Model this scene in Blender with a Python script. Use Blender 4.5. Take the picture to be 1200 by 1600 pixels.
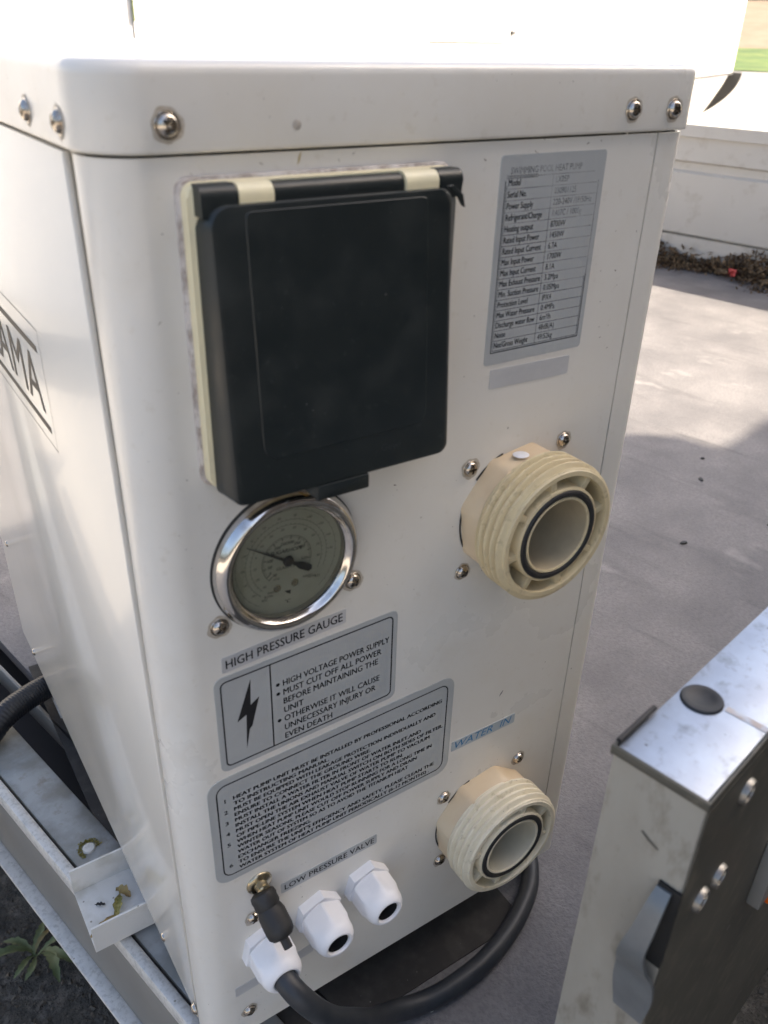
import bpy, bmesh, math, random
from mathutils import Vector, Matrix, Euler
random.seed(7)
R = math.radians
S = bpy.context.scene
for o in list(bpy.data.objects): bpy.data.objects.remove(o)
C = S.collection

# ------------------------------------------------------------------ camera
cd = bpy.data.cameras.new('camera'); cam = bpy.data.objects.new('camera', cd); C.objects.link(cam)
rot = Matrix(((0.8365162, 0.2525763, -0.4862570), (-0.5473787, 0.4254337, -0.7206821), (0.0248429, 0.8690290, 0.4941370)))
cam.matrix_world = Matrix.Translation((-0.1010179, -0.3659351, 0.6910173)) @ rot.to_4x4()
cd.sensor_fit = 'HORIZONTAL'; cd.sensor_width = 36; cd.lens = 1316.92 / 1200 * 36
cd.clip_start = 0.01; cd.clip_end = 2000
cd.dof.use_dof = True; cd.dof.focus_distance = 0.78; cd.dof.aperture_fstop = 15
S.camera = cam

# ------------------------------------------------------------------ light
S.view_settings.view_transform = 'Standard'; S.view_settings.look = 'None'
S.view_settings.gamma = 1; S.view_settings.exposure = 1.6
SUN_AZ = -43.0 + 11.5        # direction towards the sun, degrees from +X
SUN_EL = 44.0
w = bpy.data.worlds.new('World'); S.world = w; w.use_nodes = True
nt = w.node_tree; nt.nodes.clear()
sky = nt.nodes.new('ShaderNodeTexSky'); sky.sky_type = 'NISHITA'; sky.sun_disc = False
sky.sun_elevation = R(SUN_EL); sky.sun_rotation = R(90 - SUN_AZ)
sky.air_density = 1.0; sky.dust_density = 6.0; sky.ozone_density = 0.35
bg = nt.nodes.new('ShaderNodeBackground'); bg.inputs[1].default_value = 0.13
out = nt.nodes.new('ShaderNodeOutputWorld')
nt.links.new(sky.outputs[0], bg.inputs[0]); nt.links.new(bg.outputs[0], out.inputs[0])
sl = bpy.data.lights.new('sun', 'SUN'); sl.energy = 5.0; sl.angle = R(0.5); sl.color = (1.0, 0.88, 0.72)
so = bpy.data.objects.new('sun', sl); C.objects.link(so)
sd = Vector((math.cos(R(SUN_AZ)) * math.cos(R(SUN_EL)), math.sin(R(SUN_AZ)) * math.cos(R(SUN_EL)), math.sin(R(SUN_EL))))
so.rotation_euler = sd.to_track_quat('Z', 'Y').to_euler(); so.location = (2, -6, 6)

# ------------------------------------------------------------------ materials
def mat(name, col, rough=0.5, metal=0.0, coat=0.0, noise=None, bump=None, specks=None, spec=0.5, stretch=(1, 1, 1), extra=None, rvar=0.0):
    """noise=(scale, amount, second colour), bump=(scale, strength), specks=(scale, threshold, colour)"""
    m = bpy.data.materials.new(name); m.use_nodes = True
    t = m.node_tree; b = t.nodes['Principled BSDF']
    b.inputs['Base Color'].default_value = (*col, 1); b.inputs['Roughness'].default_value = rough
    b.inputs['Metallic'].default_value = metal; b.inputs['Coat Weight'].default_value = coat
    b.inputs['Coat Roughness'].default_value = 0.06; b.inputs['Specular IOR Level'].default_value = spec
    tc = t.nodes.new('ShaderNodeTexCoord'); mp = t.nodes.new('ShaderNodeMapping'); mp.inputs['Scale'].default_value = stretch
    t.links.new(tc.outputs['Object'], mp.inputs['Vector'])
    cur = None
    def nz(scale, detail=6, rough_=0.6):
        n = t.nodes.new('ShaderNodeTexNoise'); n.inputs['Scale'].default_value = scale
        n.inputs['Detail'].default_value = detail; n.inputs['Roughness'].default_value = rough_
        t.links.new(mp.outputs[0], n.inputs['Vector']); return n
    def mix(fac, a, bcol):
        mx = t.nodes.new('ShaderNodeMix'); mx.data_type = 'RGBA'
        t.links.new(fac, mx.inputs[0])
        if a is None: mx.inputs[6].default_value = (*col, 1)
        else: t.links.new(a, mx.inputs[6])
        mx.inputs[7].default_value = (*bcol, 1); return mx.outputs[2]
    def ramp(src, lo, hi):
        r = t.nodes.new('ShaderNodeMapRange'); r.inputs[1].default_value = lo; r.inputs[2].default_value = hi
        t.links.new(src, r.inputs[0]); return r.outputs[0]
    if noise:
        for (sc, lo, hi, c2) in (noise if isinstance(noise, list) else [noise]):
            n = nz(sc); cur = mix(ramp(n.outputs[0], lo, hi), cur, c2)
            if rvar and not b.inputs['Roughness'].is_linked:
                r = t.nodes.new('ShaderNodeMapRange'); r.inputs[1].default_value = .3; r.inputs[2].default_value = .7
                r.inputs[3].default_value = max(0.03, rough - rvar); r.inputs[4].default_value = min(1, rough + rvar)
                t.links.new(n.outputs[0], r.inputs[0]); t.links.new(r.outputs[0], b.inputs['Roughness'])
    if specks:
        for (sc, th, c2) in (specks if isinstance(specks, list) else [specks]):
            v = t.nodes.new('ShaderNodeTexVoronoi'); v.inputs['Scale'].default_value = sc
            n2 = nz(sc * 2.3, 2)
            t.links.new(mp.outputs[0], v.inputs['Vector'])
            # a cell shows a speck only where its own random value is high
            sx = t.nodes.new('ShaderNodeSeparateColor'); t.links.new(v.outputs['Color'], sx.inputs[0])
            a = ramp(sx.outputs[0], 1 - th, 1 - th + .01)
            sz = t.nodes.new('ShaderNodeMath'); sz.operation = 'MULTIPLY_ADD'; sz.inputs[1].default_value = 0.30; sz.inputs[2].default_value = 0.0
            t.links.new(n2.outputs[0], sz.inputs[0])
            lt = t.nodes.new('ShaderNodeMath'); lt.operation = 'LESS_THAN'
            t.links.new(v.outputs['Distance'], lt.inputs[0]); t.links.new(sz.outputs[0], lt.inputs[1])
            mu = t.nodes.new('ShaderNodeMath'); mu.operation = 'MULTIPLY'
            t.links.new(a, mu.inputs[0]); t.links.new(lt.outputs[0], mu.inputs[1])
            m8 = t.nodes.new('ShaderNodeMath'); m8.operation = 'MULTIPLY'; m8.inputs[1].default_value = .75
            t.links.new(mu.outputs[0], m8.inputs[0])
            cur = mix(m8.outputs[0], cur, c2)
    if cur is not None: t.links.new(cur, b.inputs['Base Color'])
    if bump:
        last = None
        for (sc, st, dist) in (bump if isinstance(bump, list) else [bump]):
            n = nz(sc); bp = t.nodes.new('ShaderNodeBump'); bp.inputs['Strength'].default_value = st; bp.inputs['Distance'].default_value = dist
            t.links.new(n.outputs[0], bp.inputs['Height'])
            if last: t.links.new(last, bp.inputs['Normal'])
            last = bp.outputs[0]
        t.links.new(last, b.inputs['Normal'])
    if extra: extra(t, b)
    return m

M = {}
DIRT = (.10, .085, .06)
M['paint'] = mat('ivory_enamel', (.74, .718, .665), .32, coat=.25, noise=[(5, .40, .75, (.69, .655, .59)), (28, .50, .80, (.70, .665, .595)), (140, .60, .85, (.62, .58, .50))], rvar=.09,
                 bump=[(9, .10, .0010), (500, .05, .0002)], specks=[(230, .010, (.20, .17, .13)), (420, .012, (.14, .12, .10))])
M['paint_side'] = mat('ivory_enamel_glossy', (.76, .732, .67), .19, coat=.30, noise=(4, .5, .8, (.68, .655, .59)), bump=[(5, .16, .0020)], )
M['plastic_dark'] = mat('charcoal_plastic', (.011, .016, .017), .40, noise=[(40, .5, .75, (.018, .023, .023)), (220, .62, .80, (.035, .04, .04))], rvar=.10, bump=[(900, .10, .0002), (8, .10, .001)], specks=[(140, .012, (.5, .5, .48)), (300, .02, (.10, .10, .10))])
M['cream'] = mat('cream_plastic', (.80, .72, .48), .42, noise=(25, .5, .75, (.66, .60, .42)), bump=(300, .08, .0003))
M['gasket'] = mat('grey_sealant', (.60, .56, .53), .7, noise=[(160, .42, .62, (.34, .29, .26))], bump=(260, .5, .001))
M['abs'] = mat('yellowed_plastic', (.66, .56, .35), .42, noise=[(14, .4, .7, (.62, .50, .30)), (60, .52, .7, (.56, .46, .29)), (150, .58, .72, (.44, .36, .22))], bump=(200, .1, .0004), specks=(260, .02, (.12, .10, .07)))
M['abs_pale'] = mat('pale_plastic', (.76, .70, .55), .42, noise=[(20, .45, .7, (.68, .61, .45)), (120, .58, .75, (.50, .44, .31))], bump=(200, .1, .0004), specks=[(330, .06, (.20, .18, .13))])
M['abs_hex'] = mat('tan_plastic', (.66, .50, .32), .30, noise=[(14, .35, .65, (.70, .59, .42))], bump=(60, .12, .0008))
M['bore_pale'] = mat('pale_grey_bore', (.56, .53, .43), .5, noise=(30, .4, .7, (.46, .43, .34)))
M['white_pl'] = mat('white_nylon', (.80, .80, .82), .38, noise=(40, .5, .8, (.70, .71, .74)), bump=(350, .06, .0002))
M['rubber'] = mat('black_rubber', (.016, .016, .017), .55, noise=(80, .5, .75, (.03, .03, .03)), bump=(300, .2, .0004))
M['cable'] = mat('dark_cable_sheath', (.020, .024, .030), .46, noise=(60, .45, .75, (.035, .038, .043)), bump=(200, .2, .0003), specks=(160, .015, (.5, .5, .5)))
M['hole'] = mat('dark_bore', (.008, .008, .008), .8)
M['bore'] = mat('beige_bore', (.44, .37, .25), .5, noise=(30, .4, .7, (.34, .29, .20)))
M['chrome'] = mat('polished_steel', (.62, .60, .58), .12, 1.0, noise=(120, .5, .8, (.42, .38, .34)), bump=(160, .08, .0002), rvar=.06)
M['screw'] = mat('worn_steel_screw', (.52, .48, .43), .22, 1.0, noise=[(260, .45, .7, (.30, .24, .18))], bump=(500, .15, .0002), rvar=.1)
M['brass'] = mat('yellowish_plated_brass', (.50, .45, .34), .26, 1.0, noise=(200, .45, .7, (.38, .30, .18)))
M['label'] = mat('silver_label', (.50, .525, .53), .42, .25, noise=(18, .4, .75, (.46, .47, .47)), bump=(700, .05, .0001), rvar=.06)
M['label_pale'] = mat('pale_silver_label', (.60, .60, .60), .40, .25, noise=(30, .4, .7, (.54, .54, .54)))
M['label_blue'] = mat('pale_blue_label', (.44, .50, .54), .45, .1, noise=(40, .4, .7, (.48, .52, .53)))
M['ink'] = mat('black_ink', (.012, .012, .014), .5)
def fade_rows(t, b):
    pass
M['ink_faded'] = mat('faded_black_ink', (.10, .104, .106), .5, noise=(70, .38, .60, (.34, .355, .36)))
M['ink_blue'] = mat('blue_ink', (.03, .20, .42), .5)
M['ink_dial'] = mat('dial_ink', (.02, .021, .018), .6)
M['ink_dial_faint'] = mat('faint_dial_ink', (.12, .122, .10), .6)
M['dial'] = mat('dial_face', (.40, .40, .33), .55, noise=(30, .4, .7, (.35, .35, .27)))
M['galv'] = mat('galvanised_steel', (.23, .23, .21), .50, .25, noise=[(22, .42, .6, (.34, .35, .345)), (70, .56, .7, (.26, .25, .22))], rvar=.12, bump=[(60, .15, .001)], specks=[(60, .10, (.10, .09, .06))])
M['galv_bright'] = mat('bright_galvanised_edge', (.60, .59, .56), .5, .2, noise=[(60, .45, .7, (.50, .495, .47)), (240, .50, .75, (.38, .37, .34))], bump=[(200, .2, .0006)], specks=[(150, .04, (.20, .19, .15))])
M['galv_web'] = mat('grey_aluminium', (.22, .215, .20), .55, .2, noise=[(10, .4, .7, (.19, .187, .175))], specks=[(50, .03, (.14, .13, .10))])
M['alu_end'] = mat('dirty_aluminium', (.29, .28, .245), .52, .2, noise=[(14, .42, .60, (.26, .245, .21)), (50, .52, .66, (.17, .155, .125))], stretch=(1, 1, .45), bump=[(90, .2, .0006)], specks=[(75, .06, (.06, .055, .045)), (30, .05, (.05, .045, .035))], rvar=.1)
M['alu_top'] = mat('smooth_aluminium_top', (.46, .50, .56), .36, .5, noise=[(30, .42, .66, (.54, .60, .68)), (45, .58, .68, (.30, .32, .35)), (160, .56, .70, (.36, .38, .42))], bump=[(40, .2, .001), (300, .2, .0004)], specks=[(80, .16, (.10, .10, .11)), (160, .10, (.14, .13, .13))], rvar=.12)
M['alu_dark'] = mat('dark_weathered_aluminium', (.10, .095, .078), .5, .3, noise=[(12, .4, .7, (.065, .064, .052)), (70, .52, .66, (.13, .12, .095))], specks=(80, .03, (.2, .2, .18)))
M['steel_latch'] = mat('grey_latch_steel', (.17, .185, .195), .45, .5, noise=(40, .4, .7, (.13, .14, .15)))
M['board_white'] = mat('white_weathered_board', (.58, .55, .50), .55, noise=[(3, .4, .7, (.54, .51, .46)), (14, .55, .75, (.45, .41, .35))], specks=[(14, .05, (.25, .22, .18))])
M['orange'] = mat('orange_lens', (.75, .13, .01), .25, coat=.5)
M['hose'] = mat('black_corrugated_plastic', (.012, .013, .016), .35, noise=(30, .5, .8, (.03, .03, .032)))
M['leafdry'] = mat('dry_leaf', (.26, .18, .08), .7, noise=(60, .4, .65, (.42, .34, .12)), bump=(120, .5, .001))
M['moss'] = mat('yellow_moss', (.20, .18, .04), .9, noise=(300, .4, .6, (.36, .31, .12)), bump=(300, 1, .002))
M['pebble'] = mat('white_pebble', (.7, .69, .66), .6)
M['truck'] = mat('white_vehicle_paint', (.80, .80, .80), .35)
M['mudflap'] = mat('grey_black_rubber_flap', (.05, .05, .05), .7)
M['tyre'] = mat('tyre_rubber', (.02, .02, .02), .8)
M['wallb'] = mat('dark_brown_boards', (.10, .085, .07), .85, noise=(3, .4, .7, (.07, .06, .05)), bump=(30, .3, .01))
M['roofb'] = mat('brown_roof', (.20, .10, .07), .8)
M['void'] = mat('dark_underbody', (.02, .022, .028), .7)
def weedx(t, b):
    b.inputs['Subsurface Weight'].default_value = 0.0
M['weed'] = mat('weed_leaf', (.10, .13, .05), .6, noise=(50, .4, .7, (.16, .19, .09)))
M['weed_dry'] = mat('weed_leaf_drying', (.24, .16, .06), .6, noise=(50, .4, .7, (.13, .14, .05)))
def grassx(t, b): pass
M['asphalt'] = mat('rough_asphalt', (.060, .057, .050), .9, noise=[(2.0, .4, .65, (.085, .078, .066)), (45, .50, .62, (.13, .12, .105)), (160, .54, .66, (.020, .019, .016))], bump=[(60, .9, .010), (220, .8, .004)], specks=[(45, .05, (.26, .23, .18)), (25, .05, (.03, .028, .022))])
M['concrete'] = mat('pale_concrete', (.42, .39, .34), .9, noise=[(.6, .4, .65, (.36, .33, .29)), (8, .5, .7, (.34, .31, .27))])
M['road'] = mat('grey_road', (.26, .25, .24), .9, noise=(2, .4, .6, (.22, .21, .20)))
M['grass'] = mat('green_grass', (.06, .11, .02), .9, noise=[(1.0, .4, .6, (.12, .15, .035)), (.25, .45, .6, (.045, .085, .018))], bump=(5, .8, .1))
M['field'] = mat('tan_field', (.20, .155, .11), .95, noise=(.6, .4, .6, (.17, .13, .09)))
M['hedge'] = mat('hedge_leaves', (.06, .12, .02), .8, noise=(.8, .4, .6, (.09, .17, .03)))
# deck: grey board, long dark streaks and grain running with the trailer's length
def deck_mat():
    m = bpy.data.materials.new('grey_deck_board'); m.use_nodes = True; t = m.node_tree; b = t.nodes['Principled BSDF']
    tc = t.nodes.new('ShaderNodeTexCoord')
    def nz(sc, st, det=7, rot=0):
        mp = t.nodes.new('ShaderNodeMapping'); mp.inputs['Scale'].default_value = st; mp.inputs['Rotation'].default_value = (0, 0, R(rot))
        t.links.new(tc.outputs['Object'], mp.inputs[0])
        n = t.nodes.new('ShaderNodeTexNoise'); n.inputs['Scale'].default_value = sc; n.inputs['Detail'].default_value = det; n.inputs['Roughness'].default_value = .65
        t.links.new(mp.outputs[0], n.inputs['Vector']); return n.outputs[0]
    def mr(s, a, c, lo=0, hi=1):
        r = t.nodes.new('ShaderNodeMapRange'); r.inputs[1].default_value = a; r.inputs[2].default_value = c; r.inputs[3].default_value = lo; r.inputs[4].default_value = hi
        t.links.new(s, r.inputs[0]); return r.outputs[0]
    def mix(f, a, c):
        x = t.nodes.new('ShaderNodeMix'); x.data_type = 'RGBA'; t.links.new(f, x.inputs[0])
        if isinstance(a, tuple): x.inputs[6].default_value = (*a, 1)
        else: t.links.new(a, x.inputs[6])
        x.inputs[7].default_value = (*c, 1); return x.outputs[2]
    c = mix(mr(nz(5, (1, 1, 1)), .35, .65), (.125, .119, .121), (.210, .198, .195))
    c = mix(mr(nz(26, (1, .12, 1), 9), .56, .70, 0, .70), c, (.070, .066, .068))
    c = mix(mr(nz(11, (1, .35, 1), 8), .57, .72, 0, .60), c, (.095, .09, .092))
    c = mix(mr(nz(240, (1, .7, 1), 12), .42, .70, 0, .60), c, (.075, .072, .074))
    c = mix(mr(nz(9, (1, .6, 1), 3), .62, .72, 0, .5), c, (.32, .305, .29))
    t.links.new(c, b.inputs['Base Color']); b.inputs['Roughness'].default_value = .62
    bp = t.nodes.new('ShaderNodeBump'); bp.inputs['Strength'].default_value = .8; bp.inputs['Distance'].default_value = .0018
    t.links.new(nz(350, (1, 1, 1), 3), bp.inputs['Height']); t.links.new(bp.outputs[0], b.inputs['Normal'])
    return m
M['deck'] = deck_mat()
def glass_mat():
    m = bpy.data.materials.new('gauge_glass'); m.use_nodes = True; b = m.node_tree.nodes['Principled BSDF']
    b.inputs['Transmission Weight'].default_value = 1; b.inputs['Roughness'].default_value = .02; b.inputs['IOR'].default_value = 1.45
    b.inputs['Base Color'].default_value = (.93, .94, .90, 1); return m
M['glass'] = glass_mat()

# ------------------------------------------------------------------ mesh helpers
def link(name, me, m, parent=None, smooth=40):
    if m is not None: me.materials.append(M[m] if isinstance(m, str) else m)
    if smooth:
        for p in me.polygons: p.use_smooth = True
        me.set_sharp_from_angle(angle=R(smooth))
    o = bpy.data.objects.new(name, me); C.objects.link(o)
    if parent is not None: o.parent = parent
    return o
def obj(name, bm, m, parent=None, smooth=40):
    bmesh.ops.recalc_face_normals(bm, faces=bm.faces)
    me = bpy.data.meshes.new(name); bm.to_mesh(me); bm.free()
    return link(name, me, m, parent, smooth)
def thing(name, label, cat, loc=(0, 0, 0), rz=0, group=None):
    o = bpy.data.objects.new(name, None); C.objects.link(o); o.empty_display_size = .05
    o.location = loc; o.rotation_euler = (0, 0, rz); tag(o, label, cat, group); return o
def tag(o, label, cat, group=None, kind=None):
    o['label'] = label; o['category'] = cat
    if group: o['group'] = group
    if kind: o['kind'] = kind
    return o
def add_box(bm, x0, x1, y0, y1, z0, z1, bev=0, seg=2, mtx=None):
    g = bmesh.ops.create_cube(bm, size=1)
    vs = g['verts']
    bmesh.ops.scale(bm, verts=vs, vec=(x1 - x0, y1 - y0, z1 - z0))
    bmesh.ops.translate(bm, verts=vs, vec=((x0 + x1) / 2, (y0 + y1) / 2, (z0 + z1) / 2))
    if bev:
        es = list({e for v in vs for e in v.link_edges})
        r = bmesh.ops.bevel(bm, geom=es, offset=bev, segments=seg, affect='EDGES', profile=.5)
        vs = list({v for f in r['faces'] for v in f.verts} | {v for v in vs if v.is_valid})
    if mtx: bmesh.ops.transform(bm, matrix=mtx, verts=[v for v in vs if v.is_valid])
    return bm
def boxo(name, m, parent, *a, **k):
    bm = bmesh.new(); add_box(bm, *a, **k); return obj(name, bm, m, parent)
def add_prism(bm, pts, fn, h0, h1, bev=0, seg=2):
    """pts 2-D outline, fn(a, b, h) -> 3-D; extruded from h0 to h1"""
    lo = [bm.verts.new(fn(a, b, h0)) for a, b in pts]; hi = [bm.verts.new(fn(a, b, h1)) for a, b in pts]
    n = len(pts); bm.faces.new(lo[::-1]); top = bm.faces.new(hi)
    for i in range(n): bm.faces.new((lo[i], lo[(i + 1) % n], hi[(i + 1) % n], hi[i]))
    if bev:
        bmesh.ops.bevel(bm, geom=list(top.edges), offset=bev, segments=seg, affect='EDGES', profile=.5)
    return bm
def add_lathe(bm, prof, fn, n=48, closed=False):
    """prof list of (radius, height); fn(x, y, h) -> 3-D"""
    rings = []
    for r, h in prof:
        if r < 1e-7: rings.append([bm.verts.new(fn(0, 0, h))])
        else: rings.append([bm.verts.new(fn(r * math.cos(2 * math.pi * i / n), r * math.sin(2 * math.pi * i / n), h)) for i in range(n)])
    if closed: rings.append(rings[0])
    for a, b in zip(rings, rings[1:]):
        for i in range(n):
            j = (i + 1) % n
            if len(a) == 1 and len(b) == 1: continue
            if len(a) == 1: bm.faces.new((a[0], b[i], b[j]))
            elif len(b) == 1: bm.faces.new((a[i], a[j], b[0]))
            else: bm.faces.new((a[i], a[j], b[j], b[i]))
    return bm
def rrect(x0, x1, z0, z1, r, n=5, radii=None):
    rs = radii or (r, r, r, r)   # corners: x0z0, x1z0, x1z1, x0z1
    pts = []
    for (cx, cz, a0, rr) in ((x0, z0, 180, rs[0]), (x1, z0, 270, rs[1]), (x1, z1, 0, rs[2]), (x0, z1, 90, rs[3])):
        sx = 1 if cx == x0 else -1; sz = 1 if cz == z0 else -1
        if rr <= 0: pts.append((cx, cz)); continue
        for k in range(n + 1):
            a = R(a0 + 90 * k / n); pts.append((cx + sx * rr + rr * math.cos(a), cz + sz * rr + rr * math.sin(a)))
    return pts
def catmull(pts, n=12):
    P = [Vector(p) for p in pts]; P = [P[0] * 2 - P[1]] + P + [P[-1] * 2 - P[-2]]; o = []
    for i in range(1, len(P) - 2):
        for k in range(n):
            t = k / n; a, b, c, d = P[i - 1:i + 3]
            o.append(.5 * ((2 * b) + (c - a) * t + (2 * a - 5 * b + 4 * c - d) * t * t + (3 * b - a - 3 * c + d) * t ** 3))
    o.append(P[-2]); return o
def add_tube(bm, path, rad, n=20, cap=True):
    path = [Vector(p) for p in path]; rings = []; up = Vector((0, 0, 1))
    prev = None
    for i, p in enumerate(path):
        d = (path[min(i + 1, len(path) - 1)] - path[max(i - 1, 0)]).normalized()
        if prev is None:
            s = d.cross(up if abs(d.z) < .95 else Vector((1, 0, 0))).normalized()
        else:
            s = (prev - d * prev.dot(d)).normalized()
        prev = s; u = s.cross(d); r = rad(i) if callable(rad) else rad
        rings.append([bm.verts.new(p + (s * math.cos(2 * math.pi * k / n) + u * math.sin(2 * math.pi * k / n)) * r) for k in range(n)])
    for a, b in zip(rings, rings[1:]):
        for k in range(n): bm.faces.new((a[k], a[(k + 1) % n], b[(k + 1) % n], b[k]))
    if cap: bm.faces.new(rings[0][::-1]); bm.faces.new(rings[-1])
    return bm
FN = lambda cx, cz, y0=0.0: (lambda a, b, h: (cx + a, y0 - h, cz + b))      # front panel frame: height grows towards the viewer
FP = lambda y0=0.0: (lambda a, b, h: (a, y0 - h, b))

def text_verts(lines):
    """lines: (string, x, z, size, width scale, rotation deg, boldness, align, shear) -> list of (verts2d, faces)"""
    res = []
    for (s, x, z, size, sx, ro, bold, al, sh) in lines:
        cu = bpy.data.curves.new('t', 'FONT'); cu.body = s; cu.size = 1; cu.align_x = al; cu.offset = 0; cu.shear = sh
        cu.resolution_u = 2; cu.fill_mode = 'FRONT'
        to = bpy.data.objects.new('t', cu); C.objects.link(to)
        dg = bpy.context.evaluated_depsgraph_get()
        me = bpy.data.meshes.new_from_object(to.evaluated_get(dg))
        ca, sa = math.cos(R(ro)), math.sin(R(ro))
        vs = [(x + size * (v.co.x * sx * ca - v.co.y * sa), z + size * (v.co.x * sx * sa + v.co.y * ca)) for v in me.vertices]
        fs = [tuple(p.vertices) for p in me.polygons]
        if bold > .00001:       # heavier print: the same letters laid down twice, a hair apart
            n_ = len(vs); vs = [(a - bold, b) for a, b in vs] + [(a + bold, b + bold * .4) for a, b in vs]; fs = fs + [tuple(i + n_ for i in f) for f in fs]
        res.append((vs, fs))
        bpy.data.objects.remove(to); bpy.data.curves.remove(cu); bpy.data.meshes.remove(me)
    return res
def flat_mesh(name, parts, fn, m, parent):
    vs, fs = [], []
    for v2, f2 in parts:
        k = len(vs); vs += [fn(a, b) for a, b in v2]; fs += [tuple(i + k for i in f) for f in f2]
    me = bpy.data.meshes.new(name); me.from_pydata(vs, [], fs); me.update()
    return link(name, me, m, parent, smooth=0)
def ring2d(pts_out, pts_in):
    n = len(pts_out); return (pts_out + pts_in, [(i, (i + 1) % n, n + (i + 1) % n, n + i) for i in range(n)])
def bar2d(x0, z0, x1, z1, w):
    dx, dz = x1 - x0, z1 - z0; l = math.hypot(dx, dz); nx, nz = -dz / l * w / 2, dx / l * w / 2
    return ([(x0 + nx, z0 + nz), (x0 - nx, z0 - nz), (x1 - nx, z1 - nz), (x1 + nx, z1 + nz)], [(0, 1, 2, 3)])
def arc2d(cx, cz, r, w, a0, a1, n=60):
    o = [(cx + (r + w / 2) * math.cos(R(a0 + (a1 - a0) * i / n)), cz + (r + w / 2) * math.sin(R(a0 + (a1 - a0) * i / n))) for i in range(n + 1)]
    q = [(cx + (r - w / 2) * math.cos(R(a0 + (a1 - a0) * i / n)), cz + (r - w / 2) * math.sin(R(a0 + (a1 - a0) * i / n))) for i in range(n + 1)]
    return (o + q, [(i, i + 1, n + 2 + i, n + 1 + i) for i in range(n)])
def disc2d(cx, cz, r, n=16):
    return ([(cx + r * math.cos(2 * math.pi * i / n), cz + r * math.sin(2 * math.pi * i / n)) for i in range(n)], [tuple(range(n))])

# ------------------------------------------------------------------ the ground and what lies far off
def sheet(name, pts, z, m, nx=1):
    bm = bmesh.new(); bm.faces.new([bm.verts.new((x, y, z)) for x, y in pts]); o = obj(name, bm, m, None, 0); o['kind'] = 'structure'; return o
sheet('ground', [(-900, -900), (900, -900), (900, 900), (-900, 900)], -.75, 'asphalt')
EA = R(36); e1 = Vector((math.cos(EA), math.sin(EA))); e2 = Vector((-math.sin(EA), math.cos(EA)))
def strip(a, b, s0=-200, s1=200):
    return [tuple(e1 * u + e2 * v) for u, v in ((a, s0), (b, s0), (b, s1), (a, s1))]
sheet('concrete_yard', strip(4.6, 44, -60, 60), -.742, 'concrete')
sheet('paved_yard', [tuple(Matrix.Rotation(R(11.5), 2) @ Vector(p)) for p in ((-16, -9), (-.42, -9), (-.42, 4.2), (-16, 4.2))], -.746, 'concrete')
sheet('road', strip(44, 58, -160, 160), -.734, 'road')
# grass verge, then a field that rises, with a low hedge along its top
def terrain(name, rows, m, s0, s1, ns, amp):
    bm = bmesh.new(); g = []
    for u, z in rows:
        g.append([bm.verts.new((*(e1 * u + e2 * (s0 + (s1 - s0) * k / ns)), z + random.uniform(-amp, amp))) for k in range(ns + 1)])
    for a, b in zip(g, g[1:]):
        for k in range(ns): bm.faces.new((a[k], a[k + 1], b[k + 1], b[k]))
    o = obj(name, bm, m, None, 60); o['kind'] = 'structure'; return o
terrain('grass_verge', [(58, -.72), (64, -.60), (72, -.35), (86, .1), (90, .35)], 'grass', -160, 160, 120, .06)
terrain('hillside_field', [(90, .3), (100, 2.2), (120, 5.2)], 'field', -160, 160, 40, .05)
bm = bmesh.new()
for k in range(7000):
    s = random.uniform(-90, 90); u = 120 + random.uniform(-1.5, 3); z = 4.9 + random.random() ** .8 * (3.4 + 1.1 * math.sin(s * .7) + .8 * math.sin(s * .23))
    p = Vector((*(e1 * u + e2 * s), z)); q = Euler((random.random() * 6, random.random() * 6, 0)).to_matrix(); r = random.uniform(.25, .6)
    bm.faces.new([bm.verts.new(p + q @ Vector((a * r, b * r, 0))) for a, b in ((-1, -.5), (1, -.5), (.6, .7), (-.5, .8))])
tag(obj('hedge', bm, 'hedge', None, 0), 'bright green hedge far off at the top right behind the tan field', 'hedge', kind='stuff')

# white box truck parked beyond the trailer
tk = thing('box_trailer', 'long white box trailer parked beyond the front board, sunlit', 'trailer', (14.8, 10.7, -.75), math.atan2(4.7, 9.1) )
def tb(name, m, *a, **k): return boxo(name, m, tk, *a, **k)
tb('body', 'truck', -13.6, 0, 0, 2.3, .95, 3.6, bev=.05)
tb('side_rail', 'mudflap', -13.6, -.02, -.012, .02, .935, .965)
for x in (-3.4, -6.8, -10.2): tb('panel_seam', 'board_white', x, x + .03, -.008, .01, 1.0, 3.55)
tb('chassis', 'mudflap', -13.4, -.6, .6, 1.7, .55, .94)
for x, y in ((-3.6, .05), (-4.8, .05), (-3.6, 1.95), (-4.8, 1.95)):
    bm = bmesh.new(); add_lathe(bm, [(0, 0), (.25, 0), (.27, .03), (.40, .03), (.45, .06), (.45, .24), (.40, .28), (0, .28)], lambda a, b, h, x=x, y=y: (x + a, y + h, .45 + b), 32)
    wl = obj('wheel', bm, 'tyre', tk)
    bm = bmesh.new(); add_lathe(bm, [(0, -.004), (.25, -.004), (.25, .01)], lambda a, b, h, x=x, y=y: (x + a, y + h, .45 + b), 32); obj('rim', bm, 'truck', wl)
cv_ = thing('caravan', 'white caravan side far behind the lid at the top left, blown out by the sun', 'caravan', (2.45, 4.15, -.75), math.atan2(.6, -7.0))
boxo('body', 'truck', cv_, 0, 7.4, -2.2, 0, .35, 3.1, bev=.08)
boxo('side_seam', 'mudflap', cv_, .990, .9925, -.004, .004, .9, 1.46); boxo('hanging_cable', 'weed', cv_, .984, .992, 0, .012, 1.46, 2.2); boxo('skirt', 'board_white', cv_, .1, 7.3, -2.1, -.03, .2, .4)
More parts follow.
